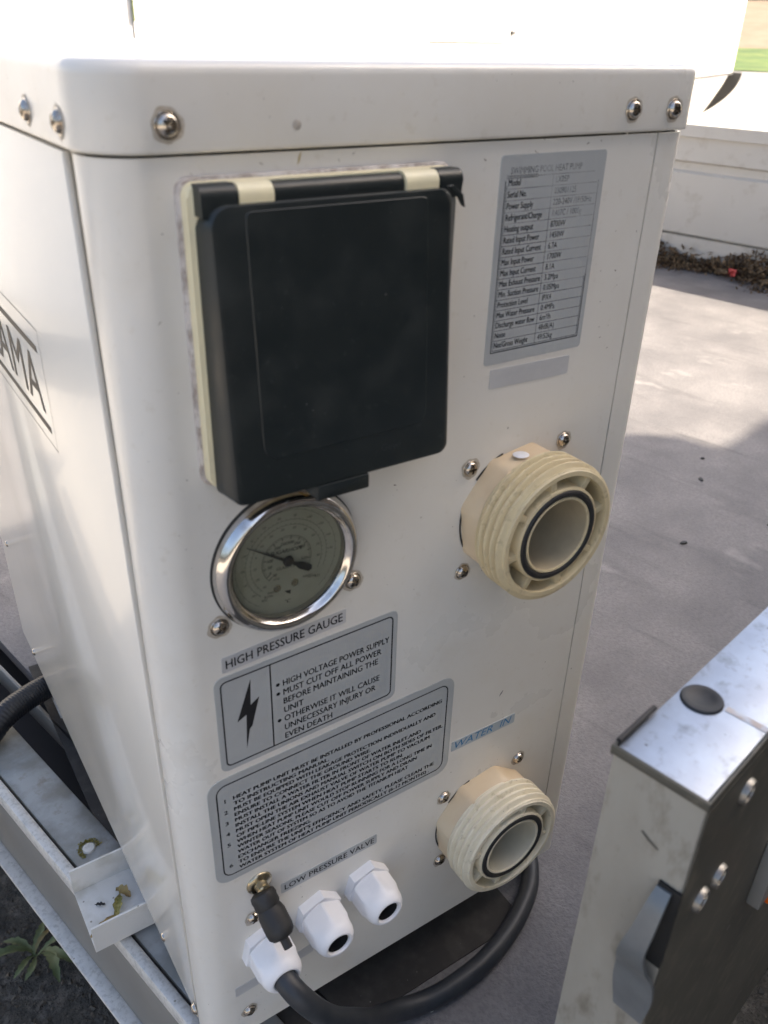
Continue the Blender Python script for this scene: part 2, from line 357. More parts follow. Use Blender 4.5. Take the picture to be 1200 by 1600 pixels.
for x in (3.0, 4.0):
    bm = bmesh.new(); add_lathe(bm, [(0, 0), (.22, 0), (.33, .03), (.33, .2), (0, .2)], lambda a, b, h, x=x: (x + a, -.05 - h, .33 + b), 28); obj('wheel', bm, 'tyre', cv_)
tb('awning_rail', 'mudflap', -12.39, -11.02, -.014, .01, 1.395, 1.400); tb('catch', 'mudflap', -10.93, -10.87, -.02, .01, 1.45, 1.48)
# curved mud flap under the rear corner
bm = bmesh.new(); oe, ie = [], []
for k in range(15):
    t_ = k / 14; z = .97 - .70 * t_
    oe.append((-.16 + .56 * t_ ** 2.0, z)); ie.append((.06 + .34 * t_ ** 1.2, z + .02 * t_))
add_prism(bm, oe + ie[::-1], lambda a, b, h: (.05 - h, a, b), 0, .04); obj('mud_flap', bm, 'mudflap', tk)

# unseen block added on the sunny side, shaped to shade the pump and deck
TX, TY, TZ, TA = .139, -.197, -.045, R(11.5)
bl = thing('building', 'dark brown boarded building beside the trailer with a stepped gable wall', 'building', (TX, TY, -.75), TA)
BY = -1.55
def shadow_pt(X, Y):             # the point of the wall plane whose shadow falls at (X, Y) on the deck
    h = (Y - BY) / KY; return X + KX * h, h + .705
SD = (math.cos(R(-43)) * math.cos(R(SUN_EL)), math.sin(R(-43)) * math.cos(R(SUN_EL)), math.sin(R(SUN_EL)))
KX, KY = SD[0] / SD[2], -SD[1] / SD[2]
top = [shadow_pt(*p) for p in ((2.9, .513), (1.353, .510), (1.360, .593), (1.286, .681))]
top = [(9.5, top[0][1])] + top[1:]
x3, z3 = top[-1]
XL = -.5
top += [(x3 - .9, z3 + 1.0), (XL, z3 + 1.0), (XL, .1), (XL - .3, .1)]
bm = bmesh.new(); add_prism(bm, [(XL - .3, 0)] + [(9.5, 0)] + top, lambda a, b, h: (a, BY - h, b), 0, 4.0); obj('wall', bm, 'wallb', bl)
for (wx, wz) in ((3.6, 1.0), (5.6, 1.0)):
    f = boxo('window', 'truck', bl, wx, wx + .9, BY, BY + .03, wz, wz + 1.0); boxo('pane', 'void', f, wx + .06, wx + .84, BY + .03, BY + .035, wz + .06, wz + .94)

# ------------------------------------------------------------------ the trailer
tr = thing('flatbed_trailer', 'aluminium flatbed trailer with grey board deck and low side boards', 'trailer', (TX, TY, TZ), TA)
GXE = 2.835; DY = 2.4
boxo('deck', 'deck', tr, .0145, GXE, -.001, DY, -.018, 0)
boxo('chassis_beam', 'void', tr, .25, .33, .02, DY, -.20, -.02); boxo('chassis_beam', 'void', tr, 2.3, 2.38, .02, DY, -.20, -.02)
boxo('underbody', 'void', tr, -.060, GXE, .01, DY, -.24, -.10)
# rear rail group, laid square to what the rail lines show (two degrees off the boards)
RA = R(1.7); cr, sr = math.cos(RA), math.sin(RA)
RT = Matrix.Rotation(RA, 4, 'Z')
def rail(name, m, x0, x1, z0, z1, y0=-.05, y1=DY, bev=.0015):
    bm = bmesh.new(); add_box(bm, x0, x1, y0, y1, z0, z1, bev); bmesh.ops.transform(bm, matrix=RT, verts=bm.verts); return obj(name, bm, m, tr)
rail('deck_edge', 'galv_web', .0135, .0185, -.03, .0015)
rail('rim', 'galv', -.068, -.023, -.006, .004, bev=.002)
rail('lip', 'galv_bright', -.0825, -.0708, -.012, .008, bev=.003)
rail('web', 'galv_web', -.0800, -.0770, -.118, -.010)
rail('lower_flange', 'galv_bright', -.0945, -.0765, -.124, -.1185, bev=.0015)
# mossy plug in the rim
def local(P):  # world to trailer frame
    d = Vector((P[0] - TX, P[1] - TY)); return (d.x * math.cos(TA) + d.y * math.sin(TA), -d.x * math.sin(TA) + d.y * math.cos(TA))
px, py = local((-.0212, .2735))
bm = bmesh.new(); add_lathe(bm, [(0, .0062), (.0055, .0060), (.0066, .0048), (.0068, .0035)], lambda a, b, h: (px + a, py + b, h), 24); rb = obj('rim_bolt', bm, 'galv_bright', tr)
bm = bmesh.new()
for k in range(260):
    a = random.uniform(-.3, 3.9); r = random.gauss(.0095, .0012); q = Euler((random.random() * 6, random.random() * 6, 0)).to_matrix(); s = random.uniform(.0005, .0013)
    bm.faces.new([bm.verts.new(Vector((px + r * math.cos(a), py + r * math.sin(a), .0047)) + q @ Vector(v) * s) for v in ((-1, -1, 0), (1, -1, 0), (0, 1.2, 0))])
mo = obj('moss_ring', bm, 'moss', tr, 0); mo['kind'] = 'stuff'

# near side board: thick aluminium section with a recessed top, bolts and an end latch
sb = boxo('side_board', 'alu_end', tr, 0, GXE, -.045, 0, -.02, .462, bev=.002)
SBZ = .462
def sbx(name, m, *a, **k): return boxo(name, m, sb, *a, **k)
# raised thin edges of the end frame
bm = bmesh.new()
add_box(bm, -.0010, .0008, -.0458, .0008, SBZ - .0012, SBZ + .0036, .0004)
add_box(bm, -.0008, .90, -.0458, -.0440, SBZ - .0016, SBZ + .0034, .0006)
add_box(bm, -.0008, .030, -.0008, .0008, SBZ - .002, SBZ + .0034, .0004); 
obj('end_frame', bm, 'alu_dark', sb)
sbx('top_sheet', 'alu_top', .0012, GXE - .002, -.0435, -.0012, SBZ - .001, SBZ + .0018, bev=.0008)
bm = bmesh.new(); add_tube(bm, [(.003, -.0005, SBZ + .004), (.034, -.0005, SBZ + .004)], .0013, 12); obj('seal_strip', bm, 'rubber', sb)
bm = bmesh.new(); add_lathe(bm, [(.0102, 0.0015), (.0101, .0026), (.0095, .0033), (.0070, .0034), (.0060, .0028), (0, .0024)], lambda a, b, h: (.0575 + a, -.0125 + b, SBZ + h), 36); obj('rubber_plug', bm, 'rubber', sb)
M['tape'] = mat('faded_tan_mark', (.45, .38, .33), .5, .2, noise=(200, .45, .6, (.50, .52, .55)))
sbx('tan_stripe', 'tape', .0585, .0622, -.0434, -.0235, SBZ + .0018, SBZ + .0022)
sbx('outer_skin', 'alu_dark', .0015, GXE - .002, -.0456, -.0448, -.018, SBZ - .003)
bolt = None
for (bx, bz) in ((.0465, .438), (.0465, .379), (.0275, .379), (.20, .438), (.20, .379), (.9, .42), (1.8, .42)):
    if bolt is None:
        bm = bmesh.new()
        add_lathe(bm, [(0, .0022), (.0022, .0022), (.0026, .0010), (.0042, .0008), (.0050, .0024), (.0062, .0026), (.0068, .0012), (.0070, 0)], lambda a, b, h: (a, -h, b), 28)
        M['bolt'] = mat('dull_bolt_steel', (.30, .29, .27), .38, .9, noise=(200, .4, .7, (.18, .17, .15))); bolt = obj('bolt', bm, 'bolt', sb); o = bolt
    else:
        o = bolt.copy(); C.objects.link(o)
    o.location = (bx, -.0456, bz)
# latch: slot in the end face with a bent steel handle
boxo('latch_slot', 'hole', sb, -.0016, .0002, -.0455, -.0345, .355, .408)
M['scuff'] = mat('dark_scuff', (.07, .065, .055), .6)
def lpt(y, z, x): return (x, y, z)
prof = [(-.0005, .406), (-.0060, .398), (-.0105, .385), (-.0125, .372), (-.0085, .357), (-.0035, .345), (-.0018, .330), (-.0018, .312)]
widths = [(-.0415, -.0345), (-.0420, -.0335), (-.0420, -.0320), (-.0415, -.0295), (-.0430, -.0275), (-.0460, -.0265), (-.0475, -.0265), (-.0455, -.0300)]
bm = bmesh.new(); rows = []
pr2 = catmull([(a, b, 0) for a, b in prof], 4); wi2 = catmull([(a, b, 0) for a, b in widths], 4)
for p, wv in zip(pr2, wi2):
    rows.append([bm.verts.new((p.x - .0022, wv.x, p.y)), bm.verts.new((p.x - .0022, wv.y, p.y)), bm.verts.new((p.x, wv.y, p.y)), bm.verts.new((p.x, wv.x, p.y))])
for a, b in zip(rows, rows[1:]):
    for k in range(4): bm.faces.new((a[k], a[(k + 1) % 4], b[(k + 1) % 4], b[k]))
bm.faces.new(rows[0]); bm.faces.new(rows[-1][::-1]); obj('latch_handle', bm, 'steel_latch', sb, 50)
bm = bmesh.new(); add_prism(bm, [(-.0305, .4238), (-.026, .4262), (-.0215, .4288), (-.0208, .4280), (-.025, .4250), (-.0298, .4232)], lambda a, b, h: (-h, a, b), 0, .0003); obj('scratch', bm, 'scuff', sb)
# orange marker lamp and bracket low on the outer face
lm = boxo('marker_lamp', 'orange', tr,   .160, .190, -.062, -.047, .252, .270, bev=.003); boxo('lamp_bracket', 'galv_web', lm,   .132, .158, -.054, -.0457, .275, .330, bev=.001)
# far side board
boxo('side_board', 'board_white', tr, 0, GXE, DY, DY + .045, -.02, .462, bev=.003)
# front board (white, ribbed) across the far end
fb = thing('x', '', ''); bpy.data.objects.remove(fb)
pf = [(0, -.06), (0, .100), (.006, .1035), (.006, .1075), (0, .111), (0, .318), (.016, .326), (.016, .352), (0, .360), (0, .438), (-.012, .440), (-.012, .480), (.040, .480), (.040, -.06)]
bm = bmesh.new(); add_prism(bm, [(a, b) for a, b in pf], lambda a, b, h: (GXE + a, h, b), -.045, DY); fbo = obj('front_board', bm, 'board_white', tr, 30)
boxo('base_seam', 'alu_dark', fbo, GXE - .0015, GXE + .001, -.04, DY - .01, .1042, .1068)
# leaf litter lying along its foot
bm = bmesh.new()
for k in range(15000):
    y = random.uniform(0, DY - .1); x = GXE - .003 - abs(random.gauss(0, .075)) * (.8 + .35 * math.sin(y * 9)); z = .003 + random.random() ** 1.2 * .095 * max(0, 1 - (GXE - x) / .13) * (.75 + .4 * math.sin(y * 13))
    if x < GXE - .22: continue
    q = Euler((random.gauss(0, .8), random.gauss(0, .8), random.random() * 6)).to_matrix(); s = random.uniform(.003, .010)
    bm.faces.new([bm.verts.new(Vector((x, y, z)) + q @ Vector(v) * s) for v in ((-1, -.35, 0), (.2, -.5, .2), (1.2, 0, 0), (.1, .5, .2))])
for k in range(420):
    y = random.uniform(0, DY - .1); x = GXE - .01 - abs(random.gauss(0, .06)); q = Euler((random.gauss(0, .3), random.gauss(0, .35), random.random() * 6)).to_matrix(); s = random.uniform(.008, .022)
    z = .02 + .05 * max(0, 1 - (GXE - x) / .1); t3 = .06 if k % 2 else .4
    bm.faces.new([bm.verts.new(Vector((x, y, z)) + q @ Vector(v) * s) for v in ((-1, -t3 * .5, 0), (.2, -t3, .15), (1.2, 0, 0), (.1, t3, .15))])
M['litter'] = mat('brown_leaf_litter', (.045, .028, .015), .9, noise=[(90, .45, .55, (.16, .10, .05)), (30, .52, .60, (.26, .18, .10)), (40, .58, .66, (.02, .014, .01))])
tag(obj('leaf_litter', bm, 'litter', None, 0), 'brown dry leaf litter heaped along the foot of the white front board', 'leaf litter', kind='stuff')
bpy.data.objects['leaf_litter'].matrix_world = Matrix.Translation((TX, TY, TZ)) @ Matrix.Rotation(TA, 4, 'Z')
M['red'] = mat('red_petal', (.45, .05, .04), .6)
bm = bmesh.new()
for k in range(3):
    q = Euler((.5, .3 * k, k * 2.1)).to_matrix(); bm.faces.new([bm.verts.new(Vector((0, 0, .012 + .004 * k)) + q @ Vector(v) * .022) for v in ((-1, -.4, 0), (0, -.6, .2), (1, 0, 0), (0, .6, .2))])
rl = obj('red_leaf', bm, 'red', None, 0); tag(rl, 'small red leaf on the brown litter by the front board', 'leaf')
rl.location = Matrix.Translation((TX, TY, TZ)) @ Matrix.Rotation(TA, 4, 'Z') @ Vector((GXE - .10, 1.14, .012))
# small dark bits on the deck
bm = bmesh.new(); add_lathe(bm, [(0, .003), (.004, .0025), (.006, 0)], lambda a, b, h: (a, b, h), 8)
bit = obj('debris_bit', bm, 'rubber', None)
spots = [((1.30, .560), 'first dark crumb at the corner of the sunlit patch on the deck'), ((1.22, .50), 'dark crumb just inside the shade below the sunlit patch'),
         ((1.18, .32), 'dark crumb farther right in the shaded deck'), ((1.0, .36), 'flat dark crumb in the middle of the shaded deck'), ((1.20, .26), 'dark crumb near the right edge of the shaded deck')]
for i, ((x, y), lab) in enumerate(spots):
    o = bit if i == 0 else bit.copy()
    if i: C.objects.link(o)
    o.location = (x, y, TZ + .0005); o.scale = (1.4, .8, 1) if i % 2 else (.9, .7, 1); o.rotation_euler = (0, 0, i); tag(o, lab, 'debris', 'dark crumbs on the deck')
bm = bmesh.new(); bmesh.ops.create_icosphere(bm, subdivisions=2, radius=.0034)
for v in bm.verts: v.co *= random.uniform(.85, 1.1); v.co.z *= .7
pb = obj('pebble', bm, 'pebble', None); pb.location = (.1795, -.044, TZ + .0015); tag(pb, 'tiny white pebble on the deck below the power cable', 'pebble')

# ------------------------------------------------------------------ the heat pump
W, D, ZT = .36, .617, .6452
hp = thing('heat_pump', 'ivory pool heat pump standing on the trailer deck, end panel with fittings towards the viewer', 'heat pump')
RC = .024; T_ = .0015
def arc(cx, cy, r, a0, a1, n=10): return [(cx + r * math.cos(R(a0 + (a1 - a0) * k / n)), cy + r * math.sin(R(a0 + (a1 - a0) * k / n))) for k in range(n + 1)]
FZ = lambda a, b, h: (a, b, h)
def shell(bm, outer, inner, z0, z1):
    add_prism(bm, outer + inner[::-1], FZ, z0, z1)
ZP = ZT - .0017
# end panel wraps round the left corner
o_ = [(.3333, 0)] + arc(RC, RC, RC, 270, 180) + [(0, .0262)]
i_ = [(.3333, T_)] + arc(RC, RC, RC - T_, 270, 180) + [(T_, .0262)]
bm = bmesh.new(); shell(bm, o_, i_, 0, ZP); obj('end_panel', bm, 'paint', hp, 30)
o_ = [(.3348, .0002)] + arc(W - .010, .0102, .010, 270, 360) + [(W, .045)]
i_ = [(.3348, T_)] + arc(W - .010, .0102, .010 - T_, 270, 360) + [(W - T_, .045)]
bm = bmesh.new(); shell(bm, o_, i_, 0.0005, ZP); obj('corner_post', bm, 'paint', hp, 30)
bm = bmesh.new(); add_box(bm, .330, .338, .0022, .004, .002, ZP); obj('seam_backing', bm, 'void', hp)
# side panel with a folded front edge; a narrow sunk groove lies between it and the end panel
bm = bmesh.new(); add_box(bm, .0002, .004, .0310, D, .001, ZP - .001, .0012, 2)
for v in bm.verts:
    if v.co.y < .1: v.co.y += .014 * max(0, v.co.z) / ZT
obj('side_panel', bm, 'paint_side', hp)
M['groove'] = mat('grimy_enamel', (.46, .42, .35), .5, noise=(40, .4, .7, (.34, .30, .24)))  # darker beige paints the shade inside the sunk groove
boxo('groove', 'groove', hp, .0040, .0065, .0255, .050, .0015, ZP - .001)
boxo('side_panel', 'paint_side', hp, W - .004, W - .0008, .0455, D, .001, ZP - .001, bev=.0008)
boxo('back_panel', 'paint', hp, .002, W - .002, D - .003, D, .001, ZP - .001)
boxo('base_tray', 'paint', hp, .004, W - .004, .003, D - .003, .0015, .004)
# lid with rounded plan corners and a soft top edge
def lid_out(e, rl_=.028, rr=.011):
    x0, x1, y0, y1 = -.0022 - e, W + .0022 + e, -.0024 - e, D + .004 + e
    return arc(x0 + rl_, y0 + rl_, rl_, 180, 270, 12) + arc(x1 - rr, y0 + rr, rr, 270, 360, 12) + arc(x1 - rr, y1 - rr, rr, 0, 90, 12) + arc(x0 + rl_, y1 - rl_, rl_, 90, 180, 12)
bm = bmesh.new(); LH = .0345; levels = [(ZT - .0004, -.0012), (ZT + .0002, -.0002), (ZT + .0014, .0)]
levels += [(ZT + LH - .0058, 0)]
for k in range(1, 7):
    a = R(90 * k / 6); levels.append((ZT + LH - .0058 + .0058 * math.sin(a), -.0058 * (1 - math.cos(a))))
rings = []
for z, e in levels:
    rings.append([bm.verts.new((x, y, z)) for x, y in lid_out(e, .028 + e, .011 + e)])
for a, b in zip(rings, rings[1:]):
    for k in range(len(a)): bm.faces.new((a[k], a[(k + 1) % len(a)], b[(k + 1) % len(a)], b[k]))
bm.faces.new(rings[-1]); bm.faces.new(rings[0][::-1])
lid = obj('lid', bm, 'paint', hp, 60)

# screws: domed washer head with a real cross recess (height field)
def screw_mesh(rad=.0058, dome=.0030):
    N = 44; bm = bmesh.new(); g = {}
    for i in range(N + 1):
        for j in range(N + 1):
            u, v = -1 + 2 * i / N, -1 + 2 * j / N
            # square to disc
            x = u * math.sqrt(1 - v * v / 2); y = v * math.sqrt(1 - u * u / 2); r = math.hypot(x, y)
            if r > .80: h = .0007 * min(1, (1 - r) / .05 if r > .95 else 1)
            else: h = .0007 + dome * math.sqrt(max(0, 1 - (r / .80) ** 2)) * .9 + .0002
            l1, w1 = .50, .105 + .03 * (1 - min(1, r / .4))
            if (abs(x) < w1 and abs(y) < l1) or (abs(y) < w1 and abs(x) < l1): h -= dome * (1.0 - .8 * r)
            g[i, j] = bm.verts.new((x * rad, -h, y * rad))
    for i in range(N):
        for j in range(N): bm.faces.new((g[i, j], g[i, j + 1], g[i + 1, j + 1], g[i + 1, j]))
    bmesh.ops.recalc_face_normals(bm, faces=bm.faces)
    me = bpy.data.meshes.new('screw'); bm.to_mesh(me); bm.free()
    me.materials.append(M['screw'])
    for p in me.polygons: p.use_smooth = True
    me.set_sharp_from_angle(angle=R(38)); return me
SM = screw_mesh()
def grime_mesh():
    bm = bmesh.new(); n = 40; rr_ = [(.0070 * (1 + .05 * math.sin(3 * a_) + .04 * math.sin(7 * a_ + 1)), a_) for a_ in [2 * math.pi * k / n for k in range(n)]]
    bm.faces.new([bm.verts.new((r * math.cos(a_), -.00025, r * math.sin(a_))) for r, a_ in rr_]); bmesh.ops.recalc_face_normals(bm, faces=bm.faces)
    me = bpy.data.meshes.new('grime_ring'); bm.to_mesh(me); bm.free(); me.materials.append(mat('brown_grime', (.40, .345, .27), .55, noise=(500, .4, .65, (.56, .51, .43)))); return me
GM = grime_mesh()
def screw(P, face='front', parent=hp, sc=1.0, yoff=0):
    o = bpy.data.objects.new('screw', SM); C.objects.link(o); o.parent = parent
    x, y, z = P
    o.location = P; spin = random.uniform(0, 90)
    o.rotation_euler = (Matrix.Rotation(R(-90 if face == 'side' else 0), 3, 'Z') @ Matrix.Rotation(R(spin), 3, 'Y')).to_euler()
    o.scale = (sc,) * 3
    gr = bpy.data.objects.new('grime_ring', GM); C.objects.link(gr); gr.parent = parent; gr.location = P; gr.rotation_euler = o.rotation_euler; gr.scale = (sc * random.uniform(.95, 1.08),) * 3
    return o
for x, z in ((.0321, .6560), (.3069, .6566), (.3411, .6563)): screw((x, -.0023, z), parent=lid)
for y, z in ((.0311, .6554), (.0863, .6556), (.55, .6556)): screw((-.0022, y, z), 'side', lid)
screw((.0329, 0, .0261), sc=.95); screw((.330, 0, .020), sc=.9) if False else None
screw((.0008, .5481, .0150), 'side', sc=.9); screw((.0008, .5700, .1607), 'side', sc=.8); screw((.0008, .1032, .0125), 'side', sc=.8); screw((0, .0330, .0105), 'side', sc=.9)
# hole plug/dent in the lid
bm = bmesh.new(); add_lathe(bm, [(0, .0002), (.0016, .0003), (.0022, 0)], FN(.0918, .6546, -.0024), 14); obj('paint_chip', bm, mat('paint_chip', (.44, .40, .35), .6), lid)
M['rust'] = mat('brown_stain', (.12, .09, .06), .7, noise=(400, .45, .6, (.45, .42, .37)))
def smear(x, z, l, w_, ang, m='rust', par=hp, y=-.00015):
    n = 9; pts = []
    for s in (1, -1):
        for k in range(n): 
            t = k / (n - 1) if s == 1 else 1 - k / (n - 1)
            pts.append(((t - .5) * l, s * w_ * math.sin(math.pi * (t * .9 + .05)) * random.uniform(.5, 1)))
    ca, sa = math.cos(R(ang)), math.sin(R(ang))
    flat_mesh('scuff_mark', [([(x + a * ca - b * sa, z + a * sa + b * ca) for a, b in pts], [tuple(range(len(pts)))])], lambda a, b: (a, y, b), m, par)
smear(.2616, .2429, .006, .0009, 55, 'ink_faded')
for k in range(26):
    x, z = random.choice([(random.uniform(.28, .33), random.uniform(.50, .64)), (random.uniform(.03, .33), random.uniform(.634, .643)), (random.uniform(.02, .33), random.uniform(.05, .6))])
    smear(x, z, random.uniform(.0008, .0028), random.uniform(.0002, .0006), random.uniform(0, 180))
smear(.0938, .6405, .006, .0006, 70, mat('straw', (.50, .38, .16), .7))

# --- weatherproof switch box
bx = bmesh.new()
add_prism(bx, rrect(.0330, .1790, .4885, .6355, .006), FP(), 0, .0035, .001); sw = obj('switch_box', bx, 'gasket', hp, 50)
bm = bmesh.new(); add_prism(bm, rrect(.0345, .1772, .4900, .6342, .006), FP(), .0035, .0105, .0012); obj('base', bm, 'cream', sw, 40)
# hinge barrel blocks: dark, cream, dark, cream, dark
hz, hy = .6245, -.0150; segs = [(.0372, .0545, 'plastic_dark'), (.0545, .0716, 'cream'), (.0722, .1405, 'plastic_dark'), (.1405, .1602, 'cream'), (.1602, .1748, 'plastic_dark')]
for k, (x0, x1, mm) in enumerate(segs):
    rr = .0078 if mm == 'cream' else (.0080 if k != 2 else .0070)
    bm = bmesh.new(); dp = {0: .0085, 4: .0085, 2: .0072}.get(k, .0086); zt_ = .6343 if k != 2 else .6335; zb_ = .6245 if k not in (0, 4) else .6215
    pts = [(-.0095, zt_)] + [(-.0105 - dp * .35 - dp * .65 * math.sin(R(a)), zt_ - .0055 * (1 - math.cos(R(a)))) for a in range(0, 91, 9)] + [(-.0105 - dp, zb_), (-.0095, zb_)]
    add_prism(bm, pts, lambda a, b, h: (h, a, b), x0 + .0003, x1 - .0003, .0012 if k in (0, 4) else .0004, 3)
    obj('hinge_block', bm, mm, sw, 40)
# cover: tapering lid, deeper at the bottom, drafted sides
def cover(bm):
    zt_, zb = .6262, .4868
    secs = []
    # outline at the base plane and at the front plane
    def ring(x0, x1, z0, z1, r, yf): return [bm.verts.new((a, yf(b), b)) for a, b in rrect(x0, x1, z0, z1, r, 6, radii=(r, r, r * 1.2, r * 1.6))]
    yfr = lambda b: -.0212 - .0095 * (zt_ - b) / (zt_ - zb)
    r0 = ring(.0370, .1752, zb - .0002, zt_ - .003, .005, lambda b: -.0112)
    r1 = ring(.0377, .1738, zb, zt_ - .002, .005, lambda b: -.0150)
    r2 = ring(.0388, .1680, zb + .0004, zt_ + .0002, .006, lambda b: yfr(b) + .0022)
    r3 = ring(.0402, .1660, zb + .0014, zt_ - .0004, .006, lambda b: yfr(b) + .0004)
    r4 = ring(.0420, .1645, zb + .003, zt_ - .0024, .006, yfr)
    rs = [r0, r1, r2, r3, r4]
    for a, b in zip(rs, rs[1:]):
        for k in range(len(a)): bm.faces.new((a[k], a[(k + 1) % len(a)], b[(k + 1) % len(a)], b[k]))
    bm.faces.new(r4); bm.faces.new(r0[::-1])
bm = bmesh.new(); cover(bm); cv = obj('cover', bm, 'plastic_dark', sw, 35)
# shallow framed field on the cover and pull tab
yfr = lambda b, d=0: -.0212 - .0095 * (.6262 - b) / (.1394) - d
po = rrect(.0555, .1520, .5085, .6235, .006, 6, radii=(.008, .008, .003, .003)); pi_ = rrect(.0561, .1514, .5091, .6232, .006, 6, radii=(.0075, .0075, .003, .003))
bm = bmesh.new()
A0 = [bm.verts.new((a, yfr(b, -.0001), b)) for a, b in po]; A1 = [bm.verts.new((a, yfr(b, .00035), b)) for a, b in pi_]; n = len(A0)
for k in range(n): bm.faces.new((A0[k], A0[(k + 1) % n], A1[(k + 1) % n], A1[k]))
bm.faces.new(A1); obj('raised_field', bm, 'plastic_dark', cv, 20)
bm = bmesh.new(); add_prism(bm, rrect(.0835, .1150, .4795, .4880, .001, 3), lambda a, b, h: (a, -.0165 - h, b), 0, .0148, .001); obj('pull_tab', bm, 'plastic_dark', cv)
# broken sliver standing up at the right hinge corner
bm = bmesh.new(); add_prism(bm, [(.1610, .6278), (.1640, .6283), (.1708, .6235), (.1732, .6170), (.1714, .6180), (.1682, .6222)], lambda a, b, h: (a, -.0200 - h - (b - .60) * .12, b), 0, .0018, .0004); obj('broken_edge', bm, 'plastic_dark', cv)
# embossed mark: same plastic, low relief
em = text_verts([('LEGRAND', 0, 0, .0058, 1.0, 0, .0, 'LEFT', 0)]) if False else text_verts([('Gewi', 0, 0, .0055, 1.1, 0, 0, 'LEFT', 0)])
em[0] = (em[0][0], em[0][1])
flat_mesh('embossed_mark', [([(a + .1225, b + .4985) for a, b in em[0][0]], em[0][1])], lambda a, b: (a, yfr(b, .00012), b), mat('raised_black_plastic', (.028, .032, .034), .35), cv)

# --- pressure gauge
gc = (.0793, .4288)
gF = FN(gc[0], gc[1])
bm = bmesh.new()
prof = [(.0452, 0), (.0455, .0022), (.0448, .0050), (.0430, .0082), (.0408, .0098), (.0388, .0098), (.0378, .0088), (.0370, .0070), (.0362, .0064), (.0356, .0060), (.0354, .0012)]
add_lathe(bm, prof, gF, 96); ga = obj('pressure_gauge', bm, 'chrome', hp, 60)
bm = bmesh.new(); add_lathe(bm, [(.0452, -.0003), (.0462, 0), (.0462, .0010), (.0452, .0012)], gF, 80); obj('rubber_flange', bm, 'rubber', ga)
bm = bmesh.new(); add_lathe(bm, [(0, .0008), (.0358, .0008)], gF, 64); obj('dial', bm, 'dial', ga)
parts = []; faint = []
for r, a0, a1 in ((.0157, -40, 222),): parts.append(arc2d(*gc, r, .0002, a0, a1, 90))
def tick(a, r0, r1, w_): ca, sa = math.cos(R(a)), math.sin(R(a)); return bar2d(gc[0] + r0 * ca, gc[1] + r0 * sa, gc[0] + r1 * ca, gc[1] + r1 * sa, w_)
for k in range(0, 51):
    a = 211.5 - k * 22.35 / 5; parts.append(tick(a, .0157, .0141 if k % 5 else .0133, .00022 if k % 5 else .00048))
parts.append(tick(221, .0157, .0130, .0005))
for r, a0, a1, st in ((.0226, -30, 225, 7), (.0258, -25, 228, 6), (.0318, -50, 235, 9)):
    faint.append(arc2d(*gc, r, .00022 if r < .03 else .00018, a0, a1, 90)); a = a0
    while a < a1: faint.append(tick(a, r, r + .0009, .0003)); a += st
gt = []
GT = -4
def gtxt(s, r, a, size, faintq=False, bold=.00006):
    size *= 1.05
    ca, sa = math.cos(R(a)), math.sin(R(a)); t_ = text_verts([(s, gc[0] + r * ca, gc[1] + r * sa - size * .35, size, 1, GT, bold, 'CENTER', .15)])
    (faint if faintq else gt).extend(t_)
for s, a in (('50', 189), ('100', 167), ('200', 121), ('250', 99), ('300', 77), ('350', 54), ('400', 32), ('500', -12)): gtxt(s, .0112, a, .0027, a == -12)
gtxt('0', .0125, 208, .0026); gtxt('30', .0115, 224, .0026); gtxt('inHg', .0128, 236, .0020, True)
gtxt('SUGARHOPE', .0062, 92, .0034, False, .00009); gtxt('CLASS 1.6', .0048, 258, .0027)
gtxt('°C', .0285, 268, .0032)
for k, s in enumerate(('-40', '-20', '-10', '0', '10', '20', '30', '40', '50', '60', '70', '80')): gtxt(s, .0205, 222 - k * 21, .0021, True); 
for k, s in enumerate(('-50', '-30', '-20', '-10', '0', '10', '20', '30', '+40', '+50', '+60', '+70')): gtxt(s, .0282, 218 - k * 20, .0021, True)
for k, s in enumerate(('R22', 'R134a', 'R407C')): gtxt(s, .0275 - k * .003, 236 + k * 3, .0021, True); gtxt(s, .026 - k * .003, -42 - k * 4, .0021, True)
parts.append(([(gc[0] - .0022, gc[1] - .0208), (gc[0] + .0018, gc[1] - .0213), (gc[0] + .0014, gc[1] - .0240), (gc[0] - .0006, gc[1] - .0228)], [(0, 1, 2, 3)]))
flat_mesh('lettering', parts + gt, lambda a, b: (a, -.00095, b), 'ink_dial', ga)
flat_mesh('faint_lettering', faint, lambda a, b: (a, -.0009, b), 'ink_dial_faint', ga)
for a, r in ((-111, .0188), (-75, .0178)):
    bm = bmesh.new(); add_lathe(bm, [(0, .0022), (.0009, .0021), (.0013, .0014), (.0022, .0012), (.0024, .0008)], FN(gc[0] + r * math.cos(R(a)), gc[1] + r * math.sin(R(a))), 20); obj('dial_screw', bm, 'brass', ga)
na = R(146.3); ca, sa = math.cos(na), math.sin(na)
def nd(u, v): return (gc[0] + u * ca - v * sa, gc[1] + u * sa + v * ca)
bm = bmesh.new(); add_prism(bm, [nd(.0300, .0001), nd(.004, .0009), nd(-.006, .0011), nd(-.0075, .0017), nd(-.0095, .0023), nd(-.0165, .0021), nd(-.0178, 0), nd(-.0165, -.0021), nd(-.0095, -.0023), nd(-.0075, -.0017), nd(-.006, -.0011), nd(.004, -.0009), nd(.0300, -.0001)], FP(), .0026, .0030)
add_lathe(bm, [(0, .0044), (.0022, .0043), (.0032, .0036), (.0033, .0024)], gF, 24); obj('needle', bm, 'ink', ga)
bm = bmesh.new(); add_lathe(bm, [(0, .0062), (.0357, .0062), (.0357, .0054), (0, .0054)], gF, 64); obj('glass', bm, 'glass', ga, 30)
for x, z in ((.0362, .3972), (.1241, .3980), (.0800, .4790)): screw((x, 0, z), sc=1.0)
